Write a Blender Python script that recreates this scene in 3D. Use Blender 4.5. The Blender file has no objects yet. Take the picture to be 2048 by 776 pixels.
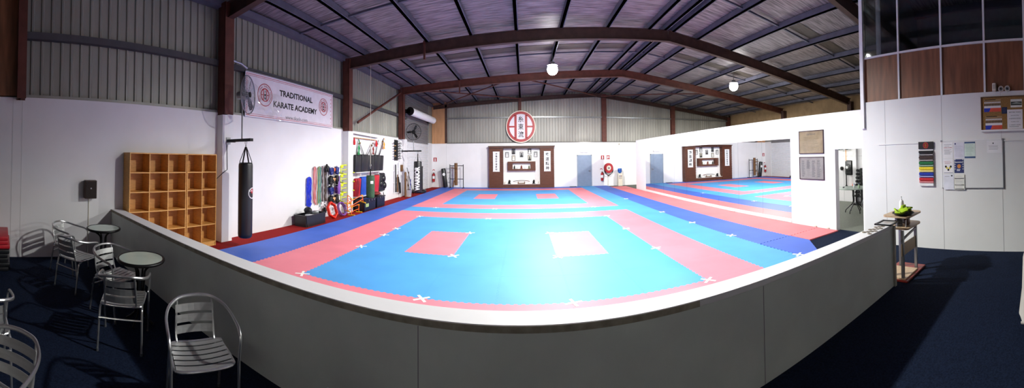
import bpy, bmesh, math, random
from mathutils import Vector, Matrix
PI = math.pi
S = bpy.context.scene
COL = S.collection
rnd = random.Random(7)

# ------------------------------------------------------------------ materials
def lin(h):
    h = h.lstrip('#')
    v = [int(h[i:i+2], 16)/255 for i in (0, 2, 4)]
    return tuple(c/12.92 if c <= .04045 else ((c+.055)/1.055)**2.4 for c in v)
MATS = {}
def mat(name, col, rough=.55, metal=0., var=.08, scale=6., stretch=(1, 1, 1), bump=0., spec=.4, trans=0., emit=0., coat=0.):
    if name in MATS: return MATS[name]
    m = bpy.data.materials.new(name); m.use_nodes = True
    nt = m.node_tree; b = nt.nodes['Principled BSDF']
    c = lin(col) if isinstance(col, str) else col
    b.inputs['Base Color'].default_value = (*c, 1)
    b.inputs['Roughness'].default_value = rough
    b.inputs['Metallic'].default_value = metal
    b.inputs['Specular IOR Level'].default_value = spec
    b.inputs['Transmission Weight'].default_value = trans
    b.inputs['Coat Weight'].default_value = coat
    if emit:
        b.inputs['Emission Color'].default_value = (*c, 1)
        b.inputs['Emission Strength'].default_value = emit
    if var or bump:
        tc = nt.nodes.new('ShaderNodeTexCoord'); mp = nt.nodes.new('ShaderNodeMapping'); nz = nt.nodes.new('ShaderNodeTexNoise')
        mp.inputs['Scale'].default_value = stretch
        nz.inputs['Scale'].default_value = scale; nz.inputs['Detail'].default_value = 4
        nt.links.new(tc.outputs['Object'], mp.inputs['Vector']); nt.links.new(mp.outputs['Vector'], nz.inputs['Vector'])
        if var:
            mx = nt.nodes.new('ShaderNodeMix'); mx.data_type = 'RGBA'
            mx.inputs[6].default_value = (*[x*(1-var) for x in c], 1)
            mx.inputs[7].default_value = (*[min(1, x*(1+var)) for x in c], 1)
            cr = nt.nodes.new('ShaderNodeValToRGB'); cr.color_ramp.elements[0].position = .35; cr.color_ramp.elements[1].position = .65
            nt.links.new(nz.outputs['Fac'], cr.inputs['Fac']); nt.links.new(cr.outputs['Color'], mx.inputs[0])
            nt.links.new(mx.outputs[2], b.inputs['Base Color'])
        if bump:
            bp = nt.nodes.new('ShaderNodeBump'); bp.inputs['Strength'].default_value = bump; bp.inputs['Distance'].default_value = .02
            nt.links.new(nz.outputs['Fac'], bp.inputs['Height']); nt.links.new(bp.outputs['Normal'], b.inputs['Normal'])
    MATS[name] = m
    return m

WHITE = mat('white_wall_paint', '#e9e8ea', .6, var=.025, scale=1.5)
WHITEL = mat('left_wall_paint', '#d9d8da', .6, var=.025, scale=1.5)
OFFW = mat('office_wall_paint', '#e2e3e1', .5, var=.02, scale=1.5)
PART = mat('partition_paint', '#d9dfda', .45, var=.05, scale=2.5)
RAWW = mat('partition_cap_edge', '#9a9484', .8, var=.2, scale=12)
CLAD = mat('grey_steel_cladding', '#8f8f86', .45, .25, var=.1, scale=2, stretch=(1, 1, .2))
CLADB = mat('grey_steel_cladding_rear', '#97958f', .5, .2, var=.1, scale=2, stretch=(1, 1, .2))
RUST = mat('brown_primer_steel', '#5a3128', .6, .1, var=.18, scale=5)
RUSTD = mat('dark_brown_primer_steel', '#46302b', .6, .1, var=.18, scale=5)
PURL = mat('galvanised_purlin', '#606070', .5, .3, var=.12, scale=4)
FOIL = mat('roof_foil', '#847b7d', .5, .2, var=.5, scale=6, stretch=(.3, 4.0, 1), bump=.7)
FOILB = mat('brown_roof_sheet', '#4e4640', .6, .1, var=.25, scale=4, stretch=(.4, 2, 1), bump=.5)
BEIGE = mat('beige_block_wall', '#a08565', .8, var=.12, scale=3)
PLY = mat('plywood_panel', '#b98a63', .6, var=.1, scale=3, stretch=(4, 4, .6))
BRPAN = mat('brown_timber_panel', '#7d5238', .45, var=.25, scale=3, stretch=(4, 4, .5))
CARPET = mat('navy_carpet', '#172136', .95, var=.3, scale=60, bump=.3, spec=.1)
REDC = mat('red_carpet', '#8e1f20', .95, var=.25, scale=70, bump=.3, spec=.1)
GYMF = mat('grey_rubber_floor', '#5d6158', .85, var=.12, scale=30)
CONC = mat('concrete_slab', '#4b4a48', .9, var=.2, scale=8)
M_LB = mat('light_blue_mat', '#4c9fe2', .6, var=.06, scale=1.3, spec=.45)
M_DB = mat('dark_blue_mat', '#4068cc', .6, var=.07, scale=1.3, spec=.45)
M_PK = mat('pink_red_mat', '#ea8292', .6, var=.05, scale=1.3, spec=.4)
M_CO = mat('coral_mat', '#ee7c82', .6, var=.05, scale=1.3, spec=.4)
TAPE = mat('white_tape', '#f4f2ec', .6, var=.05)
ALU = mat('brushed_aluminium', '#c9cacb', .28, .9, var=.06, scale=20)
ALUS = mat('aluminium_slat', '#bfc0bf', .38, .75, var=.08, scale=18, stretch=(.2, 3, 3))
BLK = mat('black_rubber', '#141416', .6, var=.2, scale=12)
BLKV = mat('black_vinyl', '#17181c', .35, var=.15, scale=5, bump=.1, spec=.5)
BLKM = mat('black_metal', '#1b1b1d', .4, .5, var=.1)
STEEL = mat('grey_steel', '#8b8d90', .35, .7, var=.1)
BEECH = mat('beech_veneer', '#d39c54', .45, var=.12, scale=4, stretch=(2, 2, 14))
BEECHD = mat('beech_back', '#c38d4c', .5, var=.12, scale=4, stretch=(2, 2, 14))
WALN = mat('walnut_batten', '#5f3524', .55, var=.4, scale=5, stretch=(.8, 1, 26), bump=.2)
GLASS_T = mat('frosted_green_glass', '#b4c4ba', .22, var=.08, scale=3, spec=.4)
PAPER = mat('white_paper', '#e8e8ea', .8, var=.02)
INK = mat('black_ink', '#18181a', .7, var=0)
GREYI = mat('grey_ink', '#7a7a80', .7, var=0)
REDP = mat('red_paint', '#a41d27', .45, var=.06)
REDI = mat('red_ink', '#b03038', .6, var=0)
REDV = mat('red_vinyl', '#b3202c', .4, var=.1, bump=.05)
BLUV = mat('blue_vinyl', '#1f4fb4', .4, var=.1, bump=.05)
GRNV = mat('green_canvas', '#34543a', .7, var=.15, scale=14)
DOORG = mat('blue_grey_door', '#7f8fa6', .5, var=.04)
PLW = mat('white_plastic', '#eeeef0', .4, var=.03)
CRM = mat('cream_plastic', '#d8d2c2', .5, var=.05)
YEL = mat('lime_yellow_plastic', '#cddb1e', .4, var=.08)
ORG = mat('orange_plastic', '#f0641e', .4, var=.08)
REDH = mat('red_orange_plastic', '#e8341f', .4, var=.08)
PUR = mat('purple_plastic', '#7a4a9c', .35, var=.15)
NAVY = mat('navy_foam', '#1c2a6e', .5, var=.15)
BLUR = mat('blue_rope', '#2038c8', .7, var=.2, scale=30)
TAN = mat('tan_foam', '#d8a070', .6, var=.1)
WOOD = mat('brown_wood', '#6b4a2a', .55, var=.25, scale=6, stretch=(6, 6, 1))
WOODL = mat('pale_wood', '#b58a58', .5, var=.2, scale=6, stretch=(6, 6, 1))
GOLD = mat('orange_cloth', '#e09020', .8, var=.1)
GRNC = mat('green_cloth', '#1d7a44', .8, var=.12)
MARC = mat('maroon_cloth', '#6e2420', .8, var=.12)
REDT = mat('red_tassel', '#c2242a', .8, var=.12)
CORK = mat('cork', '#93703f', .85, var=.22, scale=60)
MIRR = mat('mirror_glass', (.88, .90, .90), .0, 1., var=0)
GLASS = mat('window_glass', '#c7d2d0', .04, var=0, trans=1.)
BULB = mat('lamp_glow', (1., .99, .96), .5, var=0, emit=28)
GLOW = mat('bulkhead_glow', (1., .97, .90), .5, var=0, emit=9)
LIMEC = mat('lime_green_cloth', '#a4c81c', .7, var=.12)
SHUT = mat('white_shutter_slats', '#dcdcdf', .5, var=.03)
SHUTU = mat('grey_shutter_slats', '#8a888a', .5, .1, var=.05)

# ------------------------------------------------------------------ mesh builder
class MB:
    def __init__(s): s.bm = bmesh.new()
    def box(s, x0, x1, y0, y1, z0, z1, M=None):
        v = [Vector(p) for p in ((x0,y0,z0),(x1,y0,z0),(x1,y1,z0),(x0,y1,z0),(x0,y0,z1),(x1,y0,z1),(x1,y1,z1),(x0,y1,z1))]
        if M: v = [M @ p for p in v]
        b = [s.bm.verts.new(p) for p in v]
        for f in ((3,2,1,0),(4,5,6,7),(0,1,5,4),(1,2,6,5),(2,3,7,6),(3,0,4,7)): s.bm.faces.new([b[i] for i in f])
        return s
    def rbox(s, x0, x1, y0, y1, z0, z1, r=.01, M=None, seg=2):
        t = MB(); t.box(x0, x1, y0, y1, z0, z1)
        bmesh.ops.bevel(t.bm, geom=t.bm.edges[:], offset=r, segments=seg, affect='EDGES', profile=.5)
        return s.merge(t, M)
    def merge(s, t, M=None):
        mp = {}
        for v in t.bm.verts: mp[v] = s.bm.verts.new(M @ v.co if M else v.co)
        for f in t.bm.faces:
            try: s.bm.faces.new([mp[v] for v in f.verts])
            except ValueError: pass
        t.bm.free(); return s
    def _ring(s, c, a, b, r, n, rb=None):
        rb = r if rb is None else rb
        return [s.bm.verts.new(c + a*(r*math.cos(2*PI*i/n)) + b*(rb*math.sin(2*PI*i/n))) for i in range(n)]
    def tube(s, pts, r, n=8, closed=False, rb=None, up=None):
        P = [Vector(p) for p in pts]; N = len(P); R = []
        rr = r if isinstance(r, (list, tuple)) else [r]*N
        prev = None
        for i, p in enumerate(P):
            if closed: t = (P[(i+1) % N]-P[i-1])
            else: t = (P[min(i+1, N-1)]-P[max(i-1, 0)])
            t = t.normalized() if t.length > 1e-9 else Vector((0, 0, 1))
            if up is not None: a = Vector(up)
            elif prev is None: a = Vector((0, 0, 1)) if abs(t.z) < .9 else Vector((1, 0, 0))
            else: a = prev
            a = (a - t*a.dot(t)).normalized(); prev = a
            R.append(s._ring(p, a, t.cross(a), rr[i], n, rb))
        for i in range(N if closed else N-1):
            A, B = R[i], R[(i+1) % N]
            off = 0
            if closed and i == N-1:
                off = min(range(n), key=lambda k: (A[0].co-B[k].co).length)
            for k in range(n): s.bm.faces.new((A[k], A[(k+1) % n], B[(k+1+off) % n], B[(k+off) % n]))
        if not closed:
            s.bm.faces.new(R[0][::-1]); s.bm.faces.new(R[-1])
        return s
    def cyl(s, p0, p1, r, r1=None, n=14):
        return s.tube([p0, p1], [r, r if r1 is None else r1], n)
    def bar(s, p0, p1, w, h, up=(0, 0, 1)):      # rectangular bar from p0 to p1, w across, h along up
        p0, p1, up = Vector(p0), Vector(p1), Vector(up)
        t = (p1-p0).normalized(); u = (up - t*up.dot(t)).normalized(); q = t.cross(u)
        L = []
        for p in (p0, p1):
            L.append([s.bm.verts.new(p+q*(a*w/2)+u*(b*h/2)) for a, b in ((-1,-1),(1,-1),(1,1),(-1,1))])
        A, B = L
        for k in range(4): s.bm.faces.new((A[k], A[(k+1) % 4], B[(k+1) % 4], B[k]))
        s.bm.faces.new(A[::-1]); s.bm.faces.new(B); return s
    def ibeam(s, p0, p1, d, w, t=.02, up=(0, 0, 1)):
        p0, p1, up = Vector(p0), Vector(p1), Vector(up)
        tt = (p1-p0).normalized(); u = (up - tt*up.dot(tt)).normalized()
        s.bar(p0, p1, t, d, up); s.bar(p0+u*(d/2), p1+u*(d/2), w, t, up); s.bar(p0-u*(d/2), p1-u*(d/2), w, t, up); return s
    def prism(s, poly, y0, y1, M=None):          # poly in (x,z), extruded along y
        A = [Vector((x, y0, z)) for x, z in poly]; B = [Vector((x, y1, z)) for x, z in poly]
        if M: A = [M @ p for p in A]; B = [M @ p for p in B]
        a = [s.bm.verts.new(p) for p in A]; b = [s.bm.verts.new(p) for p in B]; n = len(a)
        s.bm.faces.new(a); s.bm.faces.new(b[::-1])
        for i in range(n): s.bm.faces.new((a[i], b[i], b[(i+1) % n], a[(i+1) % n]))
        return s
    def slab(s, poly, z0, z1):                   # poly in (x,y), extruded along z
        a = [s.bm.verts.new((x, y, z0)) for x, y in poly]; b = [s.bm.verts.new((x, y, z1)) for x, y in poly]; n = len(a)
        s.bm.faces.new(a[::-1]); s.bm.faces.new(b)
        for i in range(n): s.bm.faces.new((a[i], a[(i+1) % n], b[(i+1) % n], b[i]))
        return s
    def lathe(s, prof, c=(0, 0, 0), n=20, M=None):   # prof (r,z)
        R = []
        for r, z in prof:
            ring = [Vector((c[0]+max(r, 1e-4)*math.cos(2*PI*i/n), c[1]+max(r, 1e-4)*math.sin(2*PI*i/n), c[2]+z)) for i in range(n)]
            R.append([s.bm.verts.new(M @ p if M else p) for p in ring])
        for A, B in zip(R, R[1:]):
            for k in range(n): s.bm.faces.new((A[k], A[(k+1) % n], B[(k+1) % n], B[k]))
        s.bm.faces.new(R[0][::-1]); s.bm.faces.new(R[-1]); return s
    def ell(s, c, rx, ry, rz, M=None, n=12):
        prof = [(math.sin(PI*i/8), -math.cos(PI*i/8)) for i in range(9)]
        R = Matrix.Translation(c) @ (M or Matrix()) @ Matrix.Diagonal((rx, ry, rz, 1))
        return s.lathe(prof, (0, 0, 0), n, R)
    def ann(s, c, r0, r1, y0, y1, n=48, a0=0, a1=2*PI):   # annulus in xz plane facing -y
        full = abs(a1-a0-2*PI) < 1e-6
        k = n if full else n+1
        rings = []
        for r, y in ((r0, y0), (r1, y0), (r1, y1), (r0, y1)):
            rings.append([s.bm.verts.new((c[0]+r*math.cos(a0+(a1-a0)*i/n), y, c[1]+r*math.sin(a0+(a1-a0)*i/n))) for i in range(k)])
        for j in range(4):
            A, B = rings[j], rings[(j+1) % 4]
            for i in range(k if full else k-1): s.bm.faces.new((A[i], A[(i+1) % k], B[(i+1) % k], B[i]))
        return s
    def disc(s, c, r, y0, y1, n=40, M=None):
        return s.prism([(c[0]+r*math.cos(2*PI*i/n), c[1]+r*math.sin(2*PI*i/n)) for i in range(n)], y0, y1, M)
    def build(s, name, m, parent=None, smooth=False):
        bmesh.ops.recalc_face_normals(s.bm, faces=s.bm.faces[:])
        me = bpy.data.meshes.new(name); s.bm.to_mesh(me); s.bm.free()
        me.materials.append(m)
        if smooth:
            for p in me.polygons: p.use_smooth = True
            try: me.set_sharp_from_angle(angle=math.radians(42))
            except Exception: pass
        o = bpy.data.objects.new(name, me); COL.objects.link(o)
        if parent: o.parent = parent
        return o

def smoothpts(pts, n=6, closed=False):           # Catmull-Rom
    P = [Vector(p) for p in pts]; N = len(P); out = []
    for i in range(N if closed else N-1):
        g = (lambda k: P[k % N]) if closed else (lambda k: P[max(0, min(N-1, k))])
        a, b, c, d = g(i-1), g(i), g(i+1), g(i+2)
        for k in range(n):
            t = k/n
            out.append(.5*((2*b)+(c-a)*t+(2*a-5*b+4*c-d)*t*t+(3*b-a-3*c+d)*t**3))
    if not closed: out.append(P[-1])
    return out

def tag(o, label, cat, group=None, kind=None):
    if label: o['label'] = label
    if cat: o['category'] = cat
    if group: o['group'] = group
    if kind: o['kind'] = kind
    return o
def thing(name, label, cat, loc=(0, 0, 0), rz=0, group=None):
    o = bpy.data.objects.new(name, None); COL.objects.link(o); o.empty_display_size = .1
    o.location = loc; o.rotation_euler = (0, 0, rz)
    return tag(o, label, cat, group)
def single(mb, name, m, label, cat, loc=(0, 0, 0), rz=0, group=None, smooth=False):
    o = mb.build(name, m, None, smooth); o.location = loc; o.rotation_euler = (0, 0, rz)
    return tag(o, label, cat, group)
def struct(name, mb, m, parent=None, smooth=False):
    o = mb.build(name, m, parent, smooth)
    o['kind'] = 'structure'
    return o
def dup(root, loc, rz, label, group=None):
    r = root.copy(); COL.objects.link(r); r.location = loc; r.rotation_euler = (0, 0, rz)
    r['label'] = label
    if group: r['group'] = group
    for ch in list(root.children):
        c = ch.copy(); COL.objects.link(c); c.parent = r
        for g in list(ch.children):
            d = g.copy(); COL.objects.link(d); d.parent = c
    return r
def text(body, size, m, parent, name='lettering', loc=(0, 0, 0), width=None, height=None, align='CENTER', bold=0., rot=0., depth=.0015):
    cu = bpy.data.curves.new('t', 'FONT'); cu.body = body; cu.size = size; cu.align_x = align; cu.align_y = 'CENTER'
    cu.extrude = depth; cu.offset = bold; cu.resolution_u = 2
    t = bpy.data.objects.new('t', cu); COL.objects.link(t)
    dg = bpy.context.evaluated_depsgraph_get()
    me = bpy.data.meshes.new_from_object(t.evaluated_get(dg))
    bpy.data.objects.remove(t); bpy.data.curves.remove(cu)
    xs = [v.co.x for v in me.vertices] or [0, 1]; ys = [v.co.y for v in me.vertices] or [0, 1]
    sx = width/(max(xs)-min(xs)) if width else 1
    sy = height/(max(ys)-min(ys)) if height else (sx if width else 1)
    cx = (max(xs)+min(xs))/2 if align == 'CENTER' else 0; cy = (max(ys)+min(ys))/2
    me.transform(Matrix.Rotation(rot, 4, 'Y') @ Matrix.Rotation(PI/2, 4, 'X') @ Matrix.Diagonal((sx, sy, 1, 1)) @ Matrix.Translation((-cx, -cy, 0)))
    me.materials.clear(); me.materials.append(m); me.name = name
    o = bpy.data.objects.new(name, me); COL.objects.link(o); o.parent = parent; o.location = loc
    return o
XL, YB, XM, XO, HW, HM = -6.11, 21.5, 6.53, 6.03, 2.70, 2.64
def on(wall, u, z, off=0.):
    off += .004
    return {'L': ((XL+off, u, z), PI/2), 'B': ((u, YB-off, z), 0.), 'M': ((XM-off, u, z), -PI/2), 'O': ((XO-off, u, z), -PI/2)}[wall]
def wthing(wall, u, z, off, name, label, cat, group=None):
    l, r = on(wall, u, z, off); return thing(name, label, cat, l, r, group)
def lines(parent, x0, x1, z0, z1, n, m, y, h=.4, seed=1, name='print'):
    mb = MB(); R = random.Random(seed); dz = (z1-z0)/n
    for i in range(n):
        a = x0+(x1-x0)*R.uniform(0, .08); b = x1-(x1-x0)*R.uniform(0, .35)
        zc = z0+dz*(i+.5); mb.box(a, b, y-.0008, y, zc-dz*h/2, zc+dz*h/2)
    return mb.build(name, m, parent)

# ------------------------------------------------------------------ camera
cam = bpy.data.cameras.new('camera'); co = bpy.data.objects.new('camera', cam); COL.objects.link(co); S.camera = co
tx, ty, F, FV, X0, Y0 = .0230966, -.0086739, 662.5224, 724.3949, 1047.7733, 299.9497
RY = Matrix(((math.cos(ty), 0, math.sin(ty)), (0, 1, 0), (-math.sin(ty), 0, math.cos(ty))))
RX = Matrix(((1, 0, 0), (0, math.cos(tx), math.sin(tx)), (0, -math.sin(tx), math.cos(tx))))
R = RX @ RY
right, fwd, up = R[0], R[1], R[2]
M3 = Matrix((right, up, -fwd)).transposed()
co.matrix_world = Matrix.Translation((0, 0, 1.75)) @ M3.to_4x4()
cam.type = 'PANO'; cam.panorama_type = 'CENTRAL_CYLINDRICAL'
cam.central_cylindrical_range_u_min = (0-X0)/F; cam.central_cylindrical_range_u_max = (2048-X0)/F
cam.central_cylindrical_range_v_min = (Y0-776)/FV; cam.central_cylindrical_range_v_max = Y0/FV
cam.central_cylindrical_radius = 1.0
cam.clip_start = .05; cam.clip_end = 200

# ------------------------------------------------------------------ world and lights
w = bpy.data.worlds.new('world'); S.world = w; w.use_nodes = True
w.node_tree.nodes['Background'].inputs[0].default_value = (.55, .58, .7, 1)
w.node_tree.nodes['Background'].inputs[1].default_value = .0
S.view_settings.view_transform = 'Standard'
S.view_settings.exposure = 0.95
LAMPS = [('high bay lamp hanging in front of the rear wall emblem', 1.13, 12.7, 4.88, 1250, (1, 1, .955), 9),
         ('high bay lamp hanging on the right above the mirror wall', 9.4, 12.7, 4.74, 1200, (1, 1, .945), 5),
         ('high bay lamp over the near court', 1.6, 6.2, 4.85, 880, (1, 1, .955), 12)]
for lab, x, y, z, e, c, tilt in LAMPS:
    t = thing('high_bay_lamp', lab, 'lamp', (x, y, z), 0, 'high bay lamps under the roof')
    MB().lathe([(.05, .28), (.09, .27), (.1, .2), (.2, .17), (.21, .14), (.1, .145)], n=24).build('reflector_shade', STEEL, t, True)
    MB().ell((0, 0, 0), .21, .21, .2, n=24).build('glowing_bowl', BULB, t, True)
    top = 5.95-.066*abs(x-4.8)
    MB().cyl((0, 0, .27), (0, 0, top-z-.2), .012).build('hanging_rod', STEEL, t)
    ld = bpy.data.lights.new('lamp_light', 'SPOT'); ld.energy = e; ld.color = c; ld.shadow_soft_size = .1; ld.spot_size = math.radians(175); ld.spot_blend = .25 if tilt < 10 else .42
    lo = bpy.data.objects.new('lamp_light', ld); COL.objects.link(lo); lo.parent = t; lo.location = (0, 0, -.3); lo.rotation_euler = (math.radians(tilt), 0, 0)

def batten(lab, x, y, z, e, face):  # added fill light in the form of a tube batten, out of view
    t = thing('fill_lamp' if face else 'fill_tube', lab, 'lamp', (x, y, z), face, 'tube lights')
    MB().rbox(-.6, .6, -.06, .06, 0, .06, .01).build('housing', PLW, t)
    for s in (-.03, .03): MB().cyl((-.58, s, -.012), (.58, s, -.012), .013, n=10).build('tube', GLOW, t)
    ld = bpy.data.lights.new('tube_glow', 'AREA'); ld.shape = 'RECTANGLE'; ld.size = 1.16; ld.size_y = .1; ld.energy = e; ld.color = (1, .99, .94) if not face or face > 1.2 else (.93, 1, .97)
    lo = bpy.data.objects.new('tube_glow', ld); COL.objects.link(lo); lo.parent = t; lo.location = (0, 0, -.03)
    return t
t = batten('tube light on the gym side of the mirror wall', 6.745, 7.6, 2.42, 70, PI/2)  # unseen, added to brighten the gym behind the doorway
t.rotation_euler = (0, math.radians(-35), PI/2); t.rotation_euler = (math.radians(40), 0, PI/2)
MB().box(-.1, .1, .0, .07, .06, .09).build('wall_bracket', STEEL, t)
t = batten('unseen fill light added on the wall behind the viewing area', .6, -2.35, 2.5, 30, 1)  # unseen, added behind the camera to lift the half wall front
t.rotation_euler = (math.radians(-55), 0, 0)
MB().box(-.1, .1, -.03, .03, .06, .12).build('wall_bracket', STEEL, t)

# ------------------------------------------------------------------ floors
struct('floor', MB().box(-6.4, 15.7, -2.7, 21.7, -.1, 0), CONC)
struct('floor_carpet_navy', MB().box(XL, XO, -2.5, 2.085, 0, .008).box(XO, XM+.14, 3.67, 4.72, 0, .006).box(4.3, XO, 2.085, 4.72, 0, .007), CARPET)
struct('floor_carpet_red', MB().box(XL, -5.3, 2.27, YB, 0, .012), REDC)
struct('floor_gym', MB().box(XM+.135, 15.5, -2.5, YB, 0, .006), GYMF)

# jigsaw mats, tile by tile inside each colour field
GX = [-5.39, -4.37, -3.37, -2.37, -1.37, -.37, .63, 1.63, 2.63, 3.63, 4.53, 5.46, 6.48]
GY = [2.285]+[4.29+1.0125*k for k in range(-1, 17)]+[21.48]
def edge(p, q, s):        # toothed edge from p to q, teeth towards the left of travel when s = 1
    n = 10; out = []
    p, q = Vector(p), Vector(q); d = (q-p)/n; nrm = Vector((-d.y, d.x)).normalized()*.022*s
    for i in range(n):
        a = p+d*i
        out += [a, a+d*.2, a+d*.3+nrm, a+d*.7+nrm, a+d*.8] if i % 1 == 0 else [a]
    return out
def tile(mb, i, j, teeth=True):
    x0, x1, y0, y1 = GX[i], GX[i+1], GY[j], GY[j+1]
    c = Vector(((x0+x1)/2, (y0+y1)/2))
    P = []
    sg = lambda a, k: (1 if k % 2 == 0 else -1)
    E = ([(x0, y0), (x1, y0), j > 0], [(x1, y0), (x1, y1), i < len(GX)-2], [(x1, y1), (x0, y1), j < len(GY)-2], [(x0, y1), (x0, y0), i > 0])
    for k, (p, q, t) in enumerate(E):
        if not (t and teeth): P.append(Vector(p)); continue
        if k in (0, 1): P += edge(p, q, 1)
        else:          # the same polyline walked backwards
            r = edge(q, p, 1)[1:]+[Vector(p)]
            P += r[::-1]
    P = [c+(v-c)*.9985 for v in P]
    mb.slab([(v.x, v.y) for v in P], .003, .03)
def field(cells, m, label, name='foam_mat_field', group='jigsaw training mats'):
    mb = MB()
    for i, j in cells: tile(mb, i, j)
    return single(mb, name, m, label, 'mat', group=group)
NEAR = [(i, j) for i in range(2, 8) for j in range(2, 8)]
FAR = [(i, j) for i in range(2, 8) for j in range(11, 17)]
def sq(i, j): return [(i, j), (i, j+1)]
QN = {'left': sq(3, 4), 'right': sq(6, 4)}; QF = {'left': sq(3, 13), 'right': sq(6, 13)}
field([c for c in NEAR if c not in QN['left']+QN['right']], M_LB, 'light blue mat field of the near competition court')
field(QN['left'], M_PK, 'pink rectangle of mats on the left side of the near court', 'foam_mat_rectangle')
field(QN['right'], M_PK, 'pink rectangle of mats on the right side of the near court', 'foam_mat_rectangle')
field([(i, j) for i in range(1, 9) for j in range(1, 9) if (i, j) not in NEAR], M_PK, 'wide pink mat border framing the near court', 'foam_mat_border')
field([(i, 9) for i in range(1, 9)], M_LB, 'light blue mat band between the near and far courts', 'foam_mat_strip')
field([(i, j) for i in range(1, 9) for j in range(10, 18) if (i, j) not in FAR], M_PK, 'pink mat border framing the far court before the altar', 'foam_mat_border')
field([c for c in FAR if c not in QF['left']+QF['right']], M_LB, 'light blue mat field of the far court')
field(QF['left'], M_PK, 'small pink rectangle of mats on the left of the far court', 'foam_mat_rectangle')
field(QF['right'], M_PK, 'small pink rectangle of mats on the right of the far court', 'foam_mat_rectangle')
field([(0, j) for j in range(0, 19)], M_DB, 'dark blue mat strip beside the red carpet on the left', 'foam_mat_strip')
field([(9, j) for j in range(1, 19)], M_LB, 'light blue mat strip right of the courts', 'foam_mat_strip')
mb = MB()
for j in range(3, 19): tile(mb, 10, j)
mb.slab([(4.53, 3.56), (4.985, 4.13), (5.445, 4.725), (5.45, 5.30), (4.535, 5.30)], .003, .03)
single(mb, 'foam_mat_strip', M_DB, 'dark blue mat strip with a cut corner near the doorway', 'mat', group='jigsaw training mats')
mb = MB()
for j in range(3, 18): tile(mb, 11, j)
mb.slab([(5.47, 4.73), (6.48, 4.70), (6.48, 5.30), (5.47, 5.30)], .003, .03)
single(mb, 'foam_mat_strip', M_CO, 'coral mat strip running along the foot of the mirrors', 'mat', group='jigsaw training mats')
field([(i, 18) for i in range(1, 9)], M_DB, 'thin dark blue mat row at the foot of the altar and rear wall', 'foam_mat_strip')
field([(i, 0) for i in range(1, 9)], M_DB, 'dark blue mat row along the inner side of the half wall', 'foam_mat_strip')
CR = [(-3.37, 4.29, 'at the front left corner of the near court'), (-1.37, 4.29, 'front edge of the near court, left of centre'), (.63, 4.29, 'front edge of the near court, right of centre'),
      (2.63, 4.29, 'at the front right corner of the near court'), (-3.37, 6.32, 'left edge of the near court, nearest of three'), (-3.37, 7.53, 'left edge of the near court, middle of three'),
      (-3.37, 8.34, 'left edge of the near court, third of three'), (-3.37, 10.365, 'at the back left corner of the near court'), (2.63, 10.365, 'at the back right corner of the near court'),
      (-1.12, 10.365, 'on the back edge of the near court'), (2.63, 6.32, 'right edge of the near court, nearer one'), (2.63, 8.34, 'right edge of the near court, farther one'),
      (-1.37, 6.32, 'near corner of the left pink rectangle'), (-1.37, 8.34, 'far corner of the left pink rectangle'), (.63, 6.32, 'near corner of the right pink rectangle'), (.63, 8.34, 'far corner of the right pink rectangle'),
      (-3.37, 12.39, 'front border of the far court at left'), (-1.1, 12.39, 'front border of the far court near its middle'), (2.63, 12.39, 'front border of the far court at right'),
      (4.53, 4.2, 'on the blue strip seam, nearest the half wall'), (4.53, 6.32, 'on the blue strip seam, second from the half wall'), (4.53, 8.2, 'on the blue strip seam, third from the half wall'),
      (4.53, 10.3, 'on the blue strip seam, fourth from the half wall'), (4.53, 14.3, 'on the blue strip seam, farthest one')]
for k, (x, y, s) in enumerate(CR):
    mb = MB(); a = .5+.25*math.sin(k*2.3)
    for q in (a, a+PI/2):
        M = Matrix.Rotation(q, 4, 'Z'); mb.box(-.12, .12, -.02, .02, 0, .0015 if q == a else .0022, M)
    single(mb, 'tape_cross', TAPE, 'white tape cross on the mats, '+s, 'tape', (x, y, .0302), 0, 'tape crosses marking the courts')

# ------------------------------------------------------------------ walls
def corr(mb, L, h, z0, pitch=.19, d=.028, axis='y', at=0, u0=0, sgn=1, ztop=None):
    pts = []; u = 0
    while u < L:
        for a, b in ((0, 0), (.62, 0), (.72, 1), (.9, 1)):
            if u+a*pitch <= L: pts.append((u+a*pitch, b*d))
        u += pitch
    pts.append((L, 0))
    va = []
    for a, b in pts:
        X = lambda z: (at+sgn*b, u0+a, z) if axis == 'y' else (u0+a, at-sgn*b, z)
        zt = ztop(u0+a) if ztop else z0+h
        va.append((mb.bm.verts.new(X(z0)), mb.bm.verts.new(X(zt))))
    for (p, q), (r, s_) in zip(va, va[1:]): mb.bm.faces.new((p, r, s_, q))
    return mb
roofz = lambda x: 5.17+(x+6.11)*(5.83-5.17)/10.91 if x < 4.8 else 5.83-(x-4.8)*(5.83-4.62)/10.7
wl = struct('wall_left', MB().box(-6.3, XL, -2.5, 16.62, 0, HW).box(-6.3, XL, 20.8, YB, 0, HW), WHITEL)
struct('cladding', corr(MB(), 16.2, 2.5, HW, at=-6.24, u0=.35), CLAD, wl)
struct('flashing', MB().box(-6.25, -6.12, .3, 16.6, HW, HW+.05), CLAD, wl)
struct('girt', MB().box(-6.22, -6.1, .3, 16.6, 3.70, 3.82), mat('dark_girt', '#4a4a4e', .6, .2), wl)
struct('eave_purlin', MB().box(-6.2, -6.02, .2, YB, 4.93, 5.1), PURL, wl)
struct('end_panel', MB().box(-6.3, XL+.01, -2.5, .22, HW+.02, 5.1), BRPAN, wl)
for y0, y1 in ((.22, .38), (4.6, 4.86), (10.04, 10.30), (15.36, 15.62)):
    struct('steel_column', MB().ibeam((-5.99, (y0+y1)/2, HW-.05), (-5.99, (y0+y1)/2, 5.0), .24, y1-y0, .02, (1, 0, 0)).box(-6.11, -5.86, y0, y0+.02, HW-.05, 5.0), RUST, wl)
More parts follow.
